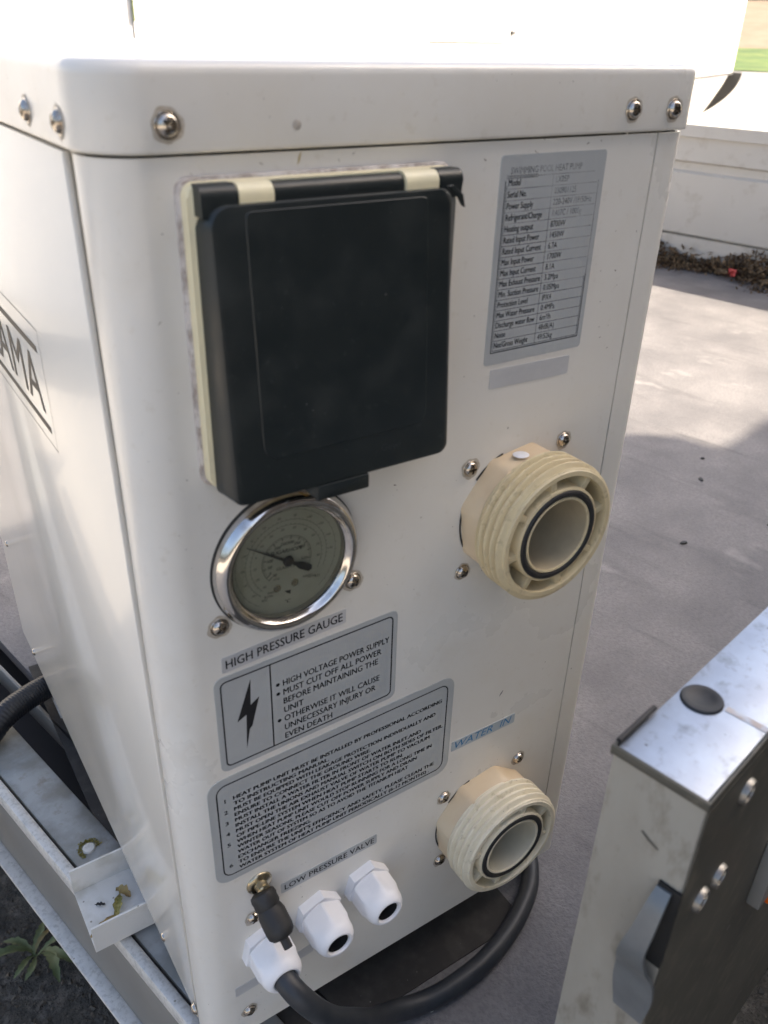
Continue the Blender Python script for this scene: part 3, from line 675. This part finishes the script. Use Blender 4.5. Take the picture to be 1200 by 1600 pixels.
# old drip of glue above the gauge
bm = bmesh.new(); add_tube(bm, catmull([(.0945, -.004, .4835), (.0955, -.0075, .480), (.0940, -.009, .4765), (.0930, -.0085, .4745)], 5), lambda i: .0011 + .0006 * math.sin(i), 8); obj('glue_drip', bm, mat('amber_glue', (.42, .27, .10), .4, coat=.3), hp)

# --- labels
def plate(name, c, m, r, th=.00035, y=0, par=hp):
    """c = corners TL, TR, BR, BL on the panel"""
    (x0, z1), (x1, z1b), (x2, z0b), (x3_, z0) = c
    pts = rrect(0, 1, 0, 1, 0.0, 4, radii=(1e-9,) * 4)
    xa, xb = (x0 + x3_) / 2, (x1 + x2) / 2; zt_ = (z1 + z1b) / 2; zb_ = (z0 + z0b) / 2; w_ = xb - xa; h_ = zt_ - zb_
    sl_ = ((z1b - z1) + (z0b - z0)) / 2 / w_
    fn = lambda a, b, h: (xa + a, y - h, zb_ + b + sl_ * (a - w_ / 2))
    bm = bmesh.new(); add_prism(bm, rrect(0, w_, 0, h_, r, 6), fn, 0, th, th * .4, 1)
    return obj(name, bm, m, par, 30), fn, w_, h_
def T(s, x, z, size, sx=1, bold=0, al='LEFT', sh=0): return text_verts([(s, x, z, size, sx, 0, bold, al, sh)])
def fit(s, x, z, size, width, bold=0, sh=0):
    """lettering scaled sideways so that the line has the given width"""
    v, f = text_verts([(s, 0, 0, size, 1, 0, bold, 'LEFT', sh)])[0]
    x1 = max(a for a, b in v); x0 = min(a for a, b in v); k = width / (x1 - x0)
    return [([((a - x0) * k + x, b + z) for a, b in v], f)]
# gauge label
pl, fn, w_, h_ = plate('gauge_label', ((.0352, .3748), (.1192, .3785), (.1192, .3685), (.0352, .3632)), 'label_pale', .0008)
flat_mesh('lettering', fit('HIGH PRESSURE GAUGE', .0025, .0024, .0090, w_ - .005, .00010), lambda a, b: fn(a, b, .0005), 'ink', pl)
# warning label
pl, fn, w_, h_ = plate('warning_label', ((.0292, .3608), (.1590, .3632), (.1590, .2888), (.0292, .2856)), 'label', .005)
L2 = lambda a, b: fn(a, b, .0005)
g = [ring2d(rrect(.0035, w_ - .0035, .0035, h_ - .0035, .004, 6), rrect(.0044, w_ - .0044, .0044, h_ - .0044, .0032, 6)), bar2d(.0363, .004, .0363, h_ - .004, .0009)]
bolt_pts = [(.0235, .0655), (.0218, .0468), (.0278, .0495), (.0232, .0300), (.0215, .0295), (.0200, .0090), (.0190, .0355), (.0130, .0335), ]
bolt_pts = [(.0232, .0660), (.0128, .0365), (.0190, .0395), (.0178, .0120), (.0206, .0270), (.0225, .0290), (.0282, .0500), (.0222, .0460)]
g.append((bolt_pts, [(0, 1, 2, 7), (2, 3, 4, 5), (2, 5, 6, 7)]))
rows = [('HIGH VOLTAGE POWER SUPPLY', 1, .0790), ('MUST CUT OFF ALL POWER', 1, .0730), ('BEFORE MAINTAINING THE', 0, .0705), ('UNIT', 0, .0140), ('OTHERWISE IT WILL CAUSE', 1, .0720), ('UNNECESSARY INJURY OR', 0, .0690), ('EVEN DEATH', 0, .0350)]
zc = .0503
for s, dot, wd in rows:
    g += fit(s, .0445, zc, .0068, wd, .00010)
    if dot: g.append(disc2d(.0410, zc + .0024, .0013))
    zc -= .00735
flat_mesh('lettering', g, L2, 'ink', pl)
# instruction label
pl, fn, w_, h_ = plate('instruction_label', ((.0180, .2805), (.2127, .2838), (.2127, .1873), (.0180, .1838)), 'label', .010)
g = [ring2d(rrect(.0055, w_ - .0055, .0055, h_ - .0055, .007, 6), rrect(.0064, w_ - .0064, .0064, h_ - .0064, .0061, 6))]
rows = [('1', 'HEAT PUMP UNIT MUST BE INSTALLED BY PROFESSIONAL ACCORDING', .985), ('', 'TO INSTRUCTING MANUAL.', .42), ('2', 'MUST BE EQUIPPED WITH LEAKAGE PROTECTION INDIVIDUALLY AND', .955),
        ('', 'ENSURE TO CONNECT THE GROUND WIRE.', .62), ('3', 'MUST INSTALL A WATER FILTER IN FRONT OF WATER INLET,AND', .88), ('', 'INSTALL THE UNIONS AND MANUAL SWITCH ON BOTH SIDES OF FILTER.', 1.0),
        ('4', 'MUST OPEN THE AIR EXHAUST VALVE OF WATER PUMP TO VACUUM', .93), ('', 'OF PIPE-LINE SYSTEM WHEN HEAT PUMP STARTS TO RUN.', .79), ('5', 'WHEN HEAT PUMP UNIT WOULD STOP RUNNING FOR A LONG TIME IN', .945),
        ('', 'WINTER SEASONS, PLEASE CUT OFF POWER SUPPLY AND DRAIN', .865), ('', 'WATER OUT OF SYSTEM SO AS TO AVOID THE TITANIUM HEAT', .82), ('', 'EXCHANGER FREEZING.', .33),
        ('6', "TO ENSURE THE UNIT'S EFFICIENCY AND SAFETY, PLEASE CLEAN THE", .965), ('', 'WATER SYSTEM OF HEAT PUMP UNIT PERIODICALLY (6-12 MONTHS) .', .94)]
zc = h_ - .0215
for nmb, s, f_ in rows:
    if nmb: g += T(nmb, .0098, zc, .0048, 1.2, .00012)
    g += fit(s, .0168, zc, .0047, f_ * (w_ - .0250), .00020)
    zc -= .00515
flat_mesh('lettering', g, lambda a, b: fn(a, b, .0005), 'ink', pl)
# low pressure valve label
pl, fn, w_, h_ = plate('valve_label', ((.0650, .1535), (.1477, .1545), (.1477, .1438), (.0650, .1432)), 'label', .0012)
flat_mesh('lettering', fit('LOW PRESSURE VALVE', .0028, .0026, .0078, w_ - .0054, .00008), lambda a, b: fn(a, b, .0005), 'ink', pl)
# water-in label
pl, fn, w_, h_ = plate('water_inlet_label', ((.2154, .2154), (.2797, .2123), (.2797, .2048), (.2154, .2034)), 'label_blue', .0008)
fx = fit('WATER  IN', .003, .0020, .0098, w_ - .0065, 0, .25)
flat_mesh('lettering', fx, lambda a, b: fn(a, b, .0005), 'ink_blue', pl)
# blank labels
plate('blank_label', ((.2198, .5169), (.2851, .5149), (.2851, .5032), (.2198, .5039)), 'label_pale', .001)
plate('blank_label', ((.0229, .0625), (.0900, .0645), (.0895, .0550), (.0229, .0514)), 'label_pale', .001)
# rating plate
pl, fn, w_, h_ = plate('rating_plate', ((.2142, .6364), (.2928, .6364), (.2928, .5198), (.2142, .5198)), 'label', .002)
X0, X1 = .0040, w_ - .0040; Z0 = .0075; RH = .00605; CX = .0385
g = []; fd = []
g += [bar2d(X0, Z0, X1, Z0, .0005), bar2d(X0 + .0012, Z0 + .0011, X1 - .0012, Z0 + .0011, .00025), bar2d(X0, Z0, X0, Z0 + 15.9 * RH, .00045), bar2d(X0 + .0011, Z0 + .001, X0 + .0011, Z0 + 15.5 * RH, .00025),
      bar2d(X1, Z0, X1, Z0 + 6.5 * RH, .00045), bar2d(X1 - .0011, Z0 + .001, X1 - .0011, Z0 + 6.3 * RH, .00025)]
fd += [bar2d(X1, Z0 + 6.5 * RH, X1, Z0 + 15.4 * RH, .0003), bar2d(X0 + .0005, h_ - .0105, X0 + .023, h_ - .0105, .0003), bar2d(X0 + .0005, h_ - .0118, X0 + .023, h_ - .0118, .0003)]
rows = [('Net/Gross Weight', '49/52kg'), ('Noise', '48dB(A)'), ('Discharge water flow', '6m³/h'), ('Max Water Pressure', '0.4MPa'), ('Protection Level', 'IPX4'), ('Min. Suction Pressure', '0.05Mpa'),
        ('Max Exhaust Pressure', '3.2Mpa'), ('Max Input Current', '8.1A'), ('Max Input Power', '1700W'), ('Rated Input Current', '6.7A'), ('Rated Input Power', '1450W'), ('Heating output', '8700W'),
        ('Refrigerant/Charge', 'R407C / 1000g'), ('Power Supply', '220-240V /1P/50Hz'), ('Serial No.', '030901125'), ('Model', 'LX05P')]
z = Z0 + .0011
for k, (a, b) in enumerate(rows):
    zb_ = z + k * RH
    if k: 
        (g if k < 12 else fd).append(bar2d(X0 + .0011, zb_, CX, zb_, .00024)); (g if k < 6 else fd).append(bar2d(CX, zb_, X1 - .0011, zb_, .00022))
    (g if k < 13 else fd).append(bar2d(CX, zb_, CX, zb_ + RH, .00024))
    g += T(a, X0 + .0020, zb_ + .0016, .0050, .70, .00005)
    (g if k < 12 else fd).extend(T(b, CX + .002, zb_ + .0016, .0049, .78, 0))
zb_ = z + 16 * RH; fd.append(bar2d(X0 + .0011, zb_, X1 - .004, zb_, .00024))
fd += T('SWIMMING POOL HEAT PUMP', X0 + .003, zb_ + .0016, .0050, .78, 0)
flat_mesh('lettering', g, lambda a, b: fn(a, b, .0005), 'ink', pl)
flat_mesh('faded_lettering', fd, lambda a, b: fn(a, b, .0005), 'ink_faded', pl)
# side sticker: clear, outlined, two bars and part of a name
st = []
yA, yB, zA, zB = .1705, .3720, .4440, .5270
st += [ring2d([(yA, zA), (yB, zA), (yB, zB), (yA, zB)], [(yA + .0005, zA + .0005), (yB - .0005, zA + .0005), (yB - .0005, zB - .0005), (yA + .0005, zB - .0005)])]
st += [bar2d(.1815, .5115, yB - .01, .5115, .0045), bar2d(.1815, .4555, yB - .01, .4555, .0045)]
vt = text_verts([('LAMA', 0, 0, .050, 1, 0, -.0006, 'LEFT', 0)])[0]
x0_ = min(a for a, b in vt[0]); x1_ = max(a for a, b in vt[0]); z1_ = max(b for a, b in vt[0])
# reading direction runs towards the front corner, so y falls along the word
st += [([(.3480 - (a - x0_) / (x1_ - x0_) * (.3480 - .1880), .4655 + b / z1_ * .0375) for a, b in vt[0]], vt[1])]
flat_mesh('side_sticker', st, lambda a, b: (-.0001, a, b), 'ink', hp)

# --- water unions
def union(cx, cz, pale, broken):
    fnu = FN(cx, cz); mt = 'abs_pale' if pale else 'abs'
    bm = bmesh.new()
    octo = []
    for k in range(8):
        a = R(22.5 + 45 * k + 8); octo.append((.0470 * math.cos(a), .0470 * math.sin(a)))
    pts = []
    for k in range(8):   # rounded octagon
        p, q, n2 = Vector(octo[k - 1]), Vector(octo[k]), Vector(octo[(k + 1) % 8])
        a = q + (p - q) * .10; c = q + (n2 - q) * .10
        for t_ in (0, .5, 1): v = a * (1 - t_) ** 2 + q * 2 * t_ * (1 - t_) + c * t_ ** 2; pts.append((v.x, v.y))
    ci = [(.0262 * math.cos(math.atan2(b, a)), .0262 * math.sin(math.atan2(b, a))) for a, b in pts]; lv = [(1, 0), (1, .0172), (.985, .0183), (.965, .0187)]
    rg = [[bm.verts.new(fnu(a * k_, b * k_, h)) for a, b in pts] for k_, h in lv] + [[bm.verts.new(fnu(a, b, .0187)) for a, b in ci], [bm.verts.new(fnu(a, b, 0)) for a, b in ci]]; rg.append(rg[0])
    for a, b in zip(rg, rg[1:]):
        for k in range(len(a)): bm.faces.new((a[k], a[(k + 1) % len(a)], b[(k + 1) % len(a)], b[k]))
    u = obj('water_union', bm, 'abs_hex', hp, 35)
    # threaded ring, four turns (helix)
    bm = bmesh.new(); n = 96; y0, y1 = .0170, .0440; turns = 4.6; rows_ = 56; g = []
    for i in range(rows_ + 1):
        h = y0 + (y1 - y0) * i / rows_; row = []
        for k in range(n):
            ph = (h - y0) / (y1 - y0) * turns - k / n; f = ph - math.floor(ph)
            edge = min(1, i / 4, (rows_ - i) / 3)
            tri = 1 - abs(2 * f - 1); tri = min(1, max(0, tri * 1.7 - .30))
            rad = .0452 + .0034 * tri * edge
            if broken and i > rows_ - 5:
                ang = (k / n * 360); d = min(abs(ang - a_) for a_ in (285, 322))
                if d < 9: rad -= .0016
            a = 2 * math.pi * k / n; row.append(bm.verts.new(fnu(rad * math.cos(a), rad * math.sin(a), h)))
        g.append(row)
    inner = [(.0448, y1 + .0008), (.0416, y1 + .0008), (.0412, y1 - .0002), (.0410, y1 - .0170), (.0300, y1 - .0170)]
    for r_, h in inner: g.append([bm.verts.new(fnu(r_ * math.cos(2 * math.pi * k / n), r_ * math.sin(2 * math.pi * k / n), h)) for k in range(n)])
    g.insert(0, [bm.verts.new(fnu(.030 * math.cos(2 * math.pi * k / n), .030 * math.sin(2 * math.pi * k / n), y0)) for k in range(n)])
    for a, b in zip(g, g[1:]):
        for k in range(n): bm.faces.new((a[k], a[(k + 1) % n], b[(k + 1) % n], b[k]))
    obj('threaded_ring', bm, mt, u, 30)
    # ribs bridging the ring and the inner sleeve
    for k in range(8):
        a = R(45 * k + (12 if not pale else 30)); q = Matrix.Rotation(a, 4, 'Z')
        bm = bmesh.new(); add_box(bm, .0318, .0414, -.0024, .0024, y1 - .0168, y1 - .0012, .0004)
        for v in bm.verts: p = q @ v.co; v.co = Vector(fnu(p.x, p.y, p.z))
        obj('rib', bm, mt, u)
    # sleeve with its rim
    bm = bmesh.new()
    add_lathe(bm, [(.0335, y1 - .0168), (.0335, y1 - .0002), (.0330, y1 + .0004), (.0318, y1 + .0006), (.0316, y1 - .0010), (.0272, y1 - .0010), (.0270, y1 + .0008), (.0264, y1 + .0012), (.0252, y1 + .0008), (.0250, y1 - .0002)], fnu, 72)
    obj('sleeve', bm, mt, u, 50)
    bm = bmesh.new(); pr_ = []
    for k in range(13): a = 2 * math.pi * k / 12; pr_.append((.0294 + .0022 * math.cos(a), y1 + .0002 + .0016 * math.sin(a)))
    add_lathe(bm, pr_[:-1], fnu, 72, closed=True); obj('o_ring', bm, 'rubber', u, 60)
    bm = bmesh.new(); add_lathe(bm, [(.02505, y1 + .0002), (.0248, y1 - .004), (.0242, .006), (.0236, .001), (0, .001)], fnu, 64)
    obj('bore', bm, 'bore' if not pale else 'bore_pale', u, 60)
    return u
union(.2508, .4142, False, False); union(.2515, .1178, True, True)
bm = bmesh.new(); add_lathe(bm, [(0, .0004), (.0052, .0003), (.0056, 0)], lambda a, b, h: (.2440 + a, -.0095 - b * .9, .4585 + h - abs(a) * .0), 20); obj('white_sticker', bm, 'white_pl', hp)
for x, z in ((.2108, .4529), (.2906, .4544), (.2112, .3747), (.2118, .1559), (.2905, .1572), (.2134, .0795)): screw((x, 0, z), sc=.98)
# black arcs painted for the shade in the gap behind each union
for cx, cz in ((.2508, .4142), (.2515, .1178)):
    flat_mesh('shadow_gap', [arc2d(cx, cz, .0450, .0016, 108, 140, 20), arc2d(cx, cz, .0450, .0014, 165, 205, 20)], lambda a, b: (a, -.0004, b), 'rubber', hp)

# --- cable glands
def gland(cx, cz, rot_, plug):
    fnu = FN(cx, cz); bm = bmesh.new()
    def ngon(r, n, off): return [(r * math.cos(R(off + 360 / n * k)), r * math.sin(R(off + 360 / n * k))) for k in range(n)]
    add_prism(bm, ngon(.0193, 6, rot_), fnu, 0, .0080, .0008, 2); gl = obj('cable_gland', bm, 'white_pl', hp, 30)
    bm = bmesh.new(); add_lathe(bm, [(.0160, .0078), (.0160, .0092)], fnu, 32); obj('gland_washer', bm, 'label', gl)
    # domed cap nut: hexagon below that turns into a round mouth
    bm = bmesh.new(); rings = []; n = 72
    for (h, rr, hexw) in ((.0090, .0176, .0), (.0094, .0183, 1), (.0215, .0180, 1), (.0235, .0172, .75), (.0262, .0163, .25), (.0292, .0158, 0), (.0325, .0146, 0), (.0348, .0128, 0), (.0358, .0112, 0), (.0357, .0098, 0), (.0345, .0090, 0), (.0250, .0086, 0)):
        row = []
        for k in range(n):
            a = 2 * math.pi * k / n; sec = R(60); d = (a - R(rot_ + 12)) % sec - sec / 2
            hexr = rr * math.cos(sec / 2) / math.cos(d); hexr = min(hexr, rr * .975)
            r_ = rr * (1 - hexw) * .985 + hexr * hexw
            row.append(bm.verts.new(fnu(r_ * math.cos(a), r_ * math.sin(a), h)))
        rings.append(row)
    for a, b in zip(rings, rings[1:]):
        for k in range(n): bm.faces.new((a[k], a[(k + 1) % n], b[(k + 1) % n], b[k]))
    obj('cap_nut', bm, 'white_pl', gl, 22)
    bm = bmesh.new(); add_lathe(bm, [(.0084, .0338), (.0083, .012), (0, .012)], fnu, 32); obj('dark_mouth', bm, 'hole', gl)
    return gl
gland(.0490, .1000, 18, True); gland(.0932, .1052, 20, False); gland(.1370, .1090, 16, False)

# --- low pressure valve with a black cap hanging forwards
bm = bmesh.new(); add_lathe(bm, [(.0098, 0), (.0098, .0006), (.0088, .0018), (.0060, .0024), (.0050, .0028), (.0045, .0062), (.0052, .0080), (.0040, .0092), (0, .0096)], FN(.0486, .1672), 36); vv = obj('low_pressure_valve', bm, 'brass', hp, 40)
ax = Vector((0.004, -.0300, -.0255)); base = Vector((.0474, -.0065, .1640)); L = ax.length; ax.normalize()
sd_ = ax.cross(Vector((0, 0, 1))).normalized(); up_ = sd_.cross(ax)
fv = lambda a, b, h: tuple(base + sd_ * a * 1.08 + up_ * b * 1.08 + ax * h)
bm = bmesh.new(); add_lathe(bm, [(0, -.002), (.0060, -.0015), (.0082, .0000), (.0088, .0030), (.0084, .0050), (.0086, .0085), (.0078, .0105), (.0084, .0120), (.0092, .0150), (.0093, .0260), (.0088, .0300), (.0066, .0325), (.0050, .0330), (.0030, .0334), (0, .0334)], fv, 40); obj('valve_cap', bm, 'rubber', vv, 40)
bm = bmesh.new()
for a0 in (0, 1):
    pts = [(.0030 * math.cos(R(t_)), .0030 * math.sin(R(t_))) for t_ in range(a0 * 180 + 12, a0 * 180 + 169, 13)]; add_prism(bm, pts, fv, .0325, .0405)
obj('slotted_tip', bm, 'rubber', vv, 40)
screw((.0422, 0, .1330), sc=.95)

# --- feet: folded channel brackets across the underside
M['bracket'] = mat('white_bracket_paint', (.66, .65, .62), .4, noise=[(30, .5, .7, (.52, .50, .45))], specks=(160, .08, (.16, .13, .10)), bump=(100, .1, .0005))
def bracket(y0, y1, x0):
    bm = bmesh.new(); x1 = W - .004; zt_, zb = -.0015, -.0338
    pts = [(y0, zt_), (y0, zb), (y1, zb), (y1, zt_), (y1 - .002, zt_), (y1 - .002, zb + .002), (y0 + .002, zb + .002), (y0 + .002, zt_)]
    lo = [bm.verts.new((x0 + (.004 if i in (0, 7, 3, 4) else 0) * 0, a, b)) for i, (a, b) in enumerate(pts)]; hi = [bm.verts.new((x1, a, b)) for a, b in pts]
    k = len(pts); bm.faces.new(lo); bm.faces.new(hi[::-1])
    for i in range(k): bm.faces.new((lo[i], lo[(i + 1) % k], hi[(i + 1) % k], hi[i]))
    return obj('mounting_bracket', bm, 'bracket', hp, 20)
bracket(.153, .224, -.049); bracket(.47, .54, .004)

# ------------------------------------------------------------------ loose things
# dead leaves in the bracket channel
def leaf(name, P, L_, W_, rz, curl, m, lab, group=None):
    bm = bmesh.new(); n = 9; rows_ = []
    for i in range(n + 1):
        t_ = i / n; w2 = W_ * math.sin(math.pi * min(1, t_ * .92 + .06)) ** .8 * (1 + .25 * math.sin(t_ * 19)); zz = curl * math.sin(math.pi * t_) + .0008
        rows_.append([bm.verts.new((L_ * (t_ - .5), s * w2, zz + abs(s) * curl * .5 + .0006 * math.sin(i * 2.3 + s))) for s in (-1, -.4, .4, 1)])
    for a, b in zip(rows_, rows_[1:]):
        for k in range(3): bm.faces.new((a[k], a[k + 1], b[k + 1], b[k]))
    o = obj(name, bm, m, None, 180); o.location = P; o.rotation_euler = (0, 0, R(rz)); tag(o, lab, 'leaf', group); return o
zl_ = -.0312
leaf('dead_leaf', (-.0350, .1720, zl_), .030, .0032, 20, .003, 'leafdry', 'long dry leaf lying in the white bracket, nearest its front wall', 'dead leaves in the bracket')
leaf('dead_leaf', (-.0180, .1850, zl_), .024, .0040, 65, .004, 'moss', 'yellow green leaf scrap in the white bracket', 'dead leaves in the bracket')
leaf('dead_leaf', (-.0100, .1960, zl_), .018, .0045, 120, .005, 'leafdry', 'curled brown leaf in the bracket tight against the pump side', 'dead leaves in the bracket')
leaf('dead_leaf', (-.0320, .1960, zl_), .010, .0018, 150, .001, 'rubber', 'small blackened leaf chip on the bare part of the bracket', 'dead leaves in the bracket')

M['matr'] = mat('dusty_black_mat', (.030, .027, .024), .8, noise=[(60, .45, .7, (.05, .045, .04))], specks=(260, .03, (.2, .19, .17)))  # near-black colour for the painted shade under the pump
# power cable out of the first gland
pts = [(.0490, -.012, .1000), (.0490, -.036, .0995), (.0570, -.0500, .0870), (.0741, -.0560, .0600), (.0971, -.0540, .0320), (.1180, -.0470, .0030), (.1420, -.0400, -.0200), (.1700, -.0400, -.0340), (.2000, -.0430, -.0345), (.2450, -.0394, -.0345), (.2923, -.0244, -.0345), (.3330, .0010, -.0345), (.3560, .0380, -.0345), (.3500, .090, -.0345), (.32, .18, -.0345), (.28, .30, -.0345)]
bm = bmesh.new(); add_tube(bm, catmull(pts, 10), lambda i: .0084 + .0006 * min(1, i / 60), 24); tag(obj('power_cable', bm, 'cable', None, 80), 'thick dark power cable looping from the lowest left gland across the deck', 'cable')
boxm = boxo('rubber_mat', 'matr', None, -.005, .305, -.022, .60, TZ, TZ + .0015)  # added dark sheet standing in for the soft shade under the pump
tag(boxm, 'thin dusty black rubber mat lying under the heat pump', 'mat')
# grey strap end under the pump
bm = bmesh.new(); add_tube(bm, catmull([(.075, .030, TZ + .003), (.087, .024, TZ + .003), (.094, .008, TZ + .0025), (.0990, -.006, TZ + .002), (.108, -.030, TZ + .002)], 6), .0022, 10); tag(obj('grey_cord', bm, 'galv_web', None, 80), 'short thin grey cord on the deck under the cable', 'cord')
# corrugated hose on the left
hpth = catmull([(.10, .545, -.022), (.014, .520, -.018), (-.025, .505, -.016), (-.060, .486, -.020), (-.11, .450, -.05), (-.17, .40, -.12), (-.24, .34, -.25)], 14)
bm = bmesh.new(); 
dense = []
for a, b in zip(hpth, hpth[1:]):
    for k in range(3): dense.append(a.lerp(b, k / 3))
add_tube(bm, dense, lambda i: .0150 if i % 4 < 2 else .0145, 24); tag(obj('corrugated_hose', bm, 'hose', None, 60), 'black corrugated hose coming out from under the left of the heat pump', 'hose')

# weed in the asphalt
def weed(P, n, L0, lab, seed, group):
    rnd = random.Random(seed); t0 = thing('weed', lab, 'weed', P, 0, group)
    for k in range(n):
        a = 2 * math.pi * k / n + rnd.uniform(-.3, .3); L_ = L0 * rnd.uniform(.6, 1.15); w0 = L_ * rnd.uniform(.06, .10); lift = rnd.uniform(.15, .45)
        bm = bmesh.new(); rows_ = []; m_ = 12
        for i in range(m_ + 1):
            t_ = i / m_; w2 = w0 * (math.sin(math.pi * t_ ** 1.25 * .97 + .05)) * (1 + .28 * math.sin(i * 2.6)) + .0012
            r_ = L_ * t_; z = L_ * lift * math.sin(t_ * 2.3) * .8 + .004; side = L_ * .12 * math.sin(t_ * 3 + k)
            rows_.append([bm.verts.new((r_ * math.cos(a) - (s * w2 + side) * math.sin(a), r_ * math.sin(a) + (s * w2 + side) * math.cos(a), z + abs(s) * w2 * .45)) for s in (-1, 0, 1)])
        for p, q in zip(rows_, rows_[1:]):
            for s in (0, 1): bm.faces.new((p[s], p[s + 1], q[s + 1], q[s]))
        obj('leaf', bm, 'weed_dry' if k in (1, ) else 'weed', t0, 180)
    return t0
weed((-.088, .712, -.75), 9, .080, 'green weed rosette on the ground outside the rail, one leaf tip turning yellow', 3, 'weeds on the ground')
weed((-.19, .80, -.75), 6, .045, 'small weed at the left picture edge above the larger rosette', 5, 'weeds on the ground')
weed((-.02, .86, -.75), 5, .030, 'tiny yellowish weed close under the trailer rail', 8, 'weeds on the ground')
# grit on the ground next to the trailer
bm = bmesh.new()
for k in range(9000):
    if k % 3: x, y = random.uniform(-.5, .35), random.uniform(.3, 1.4)
    else: x, y = random.uniform(.7, 1.7), random.uniform(-.7, .35)
    s = random.choice((.0012, .0018, .0024, .0034)) * random.uniform(.6, 1.3)
    r = bmesh.ops.create_icosphere(bm, subdivisions=0, radius=s) if False else None
    q = Euler((random.random() * 6, random.random() * 6, random.random() * 6)).to_matrix(); c = Vector((x, y, -.75 + s * .4))
    vs = [bm.verts.new(c + q @ Vector(v) * s) for v in ((1, 1, 1), (-1, -1, 1), (-1, 1, -1), (1, -1, -1))]
    for f in ((0, 1, 2), (0, 3, 1), (0, 2, 3), (1, 3, 2)): bm.faces.new([vs[i] for i in f])
M['grit'] = mat('loose_grit', (.075, .068, .058), .9, noise=[(60, .50, .60, (.14, .12, .095)), (35, .55, .65, (.04, .036, .03))])
tag(obj('gravel', bm, 'grit', None, 0), 'loose grit scattered over the dark asphalt beside the trailer', 'gravel', kind='stuff')
S.render.engine = 'CYCLES'
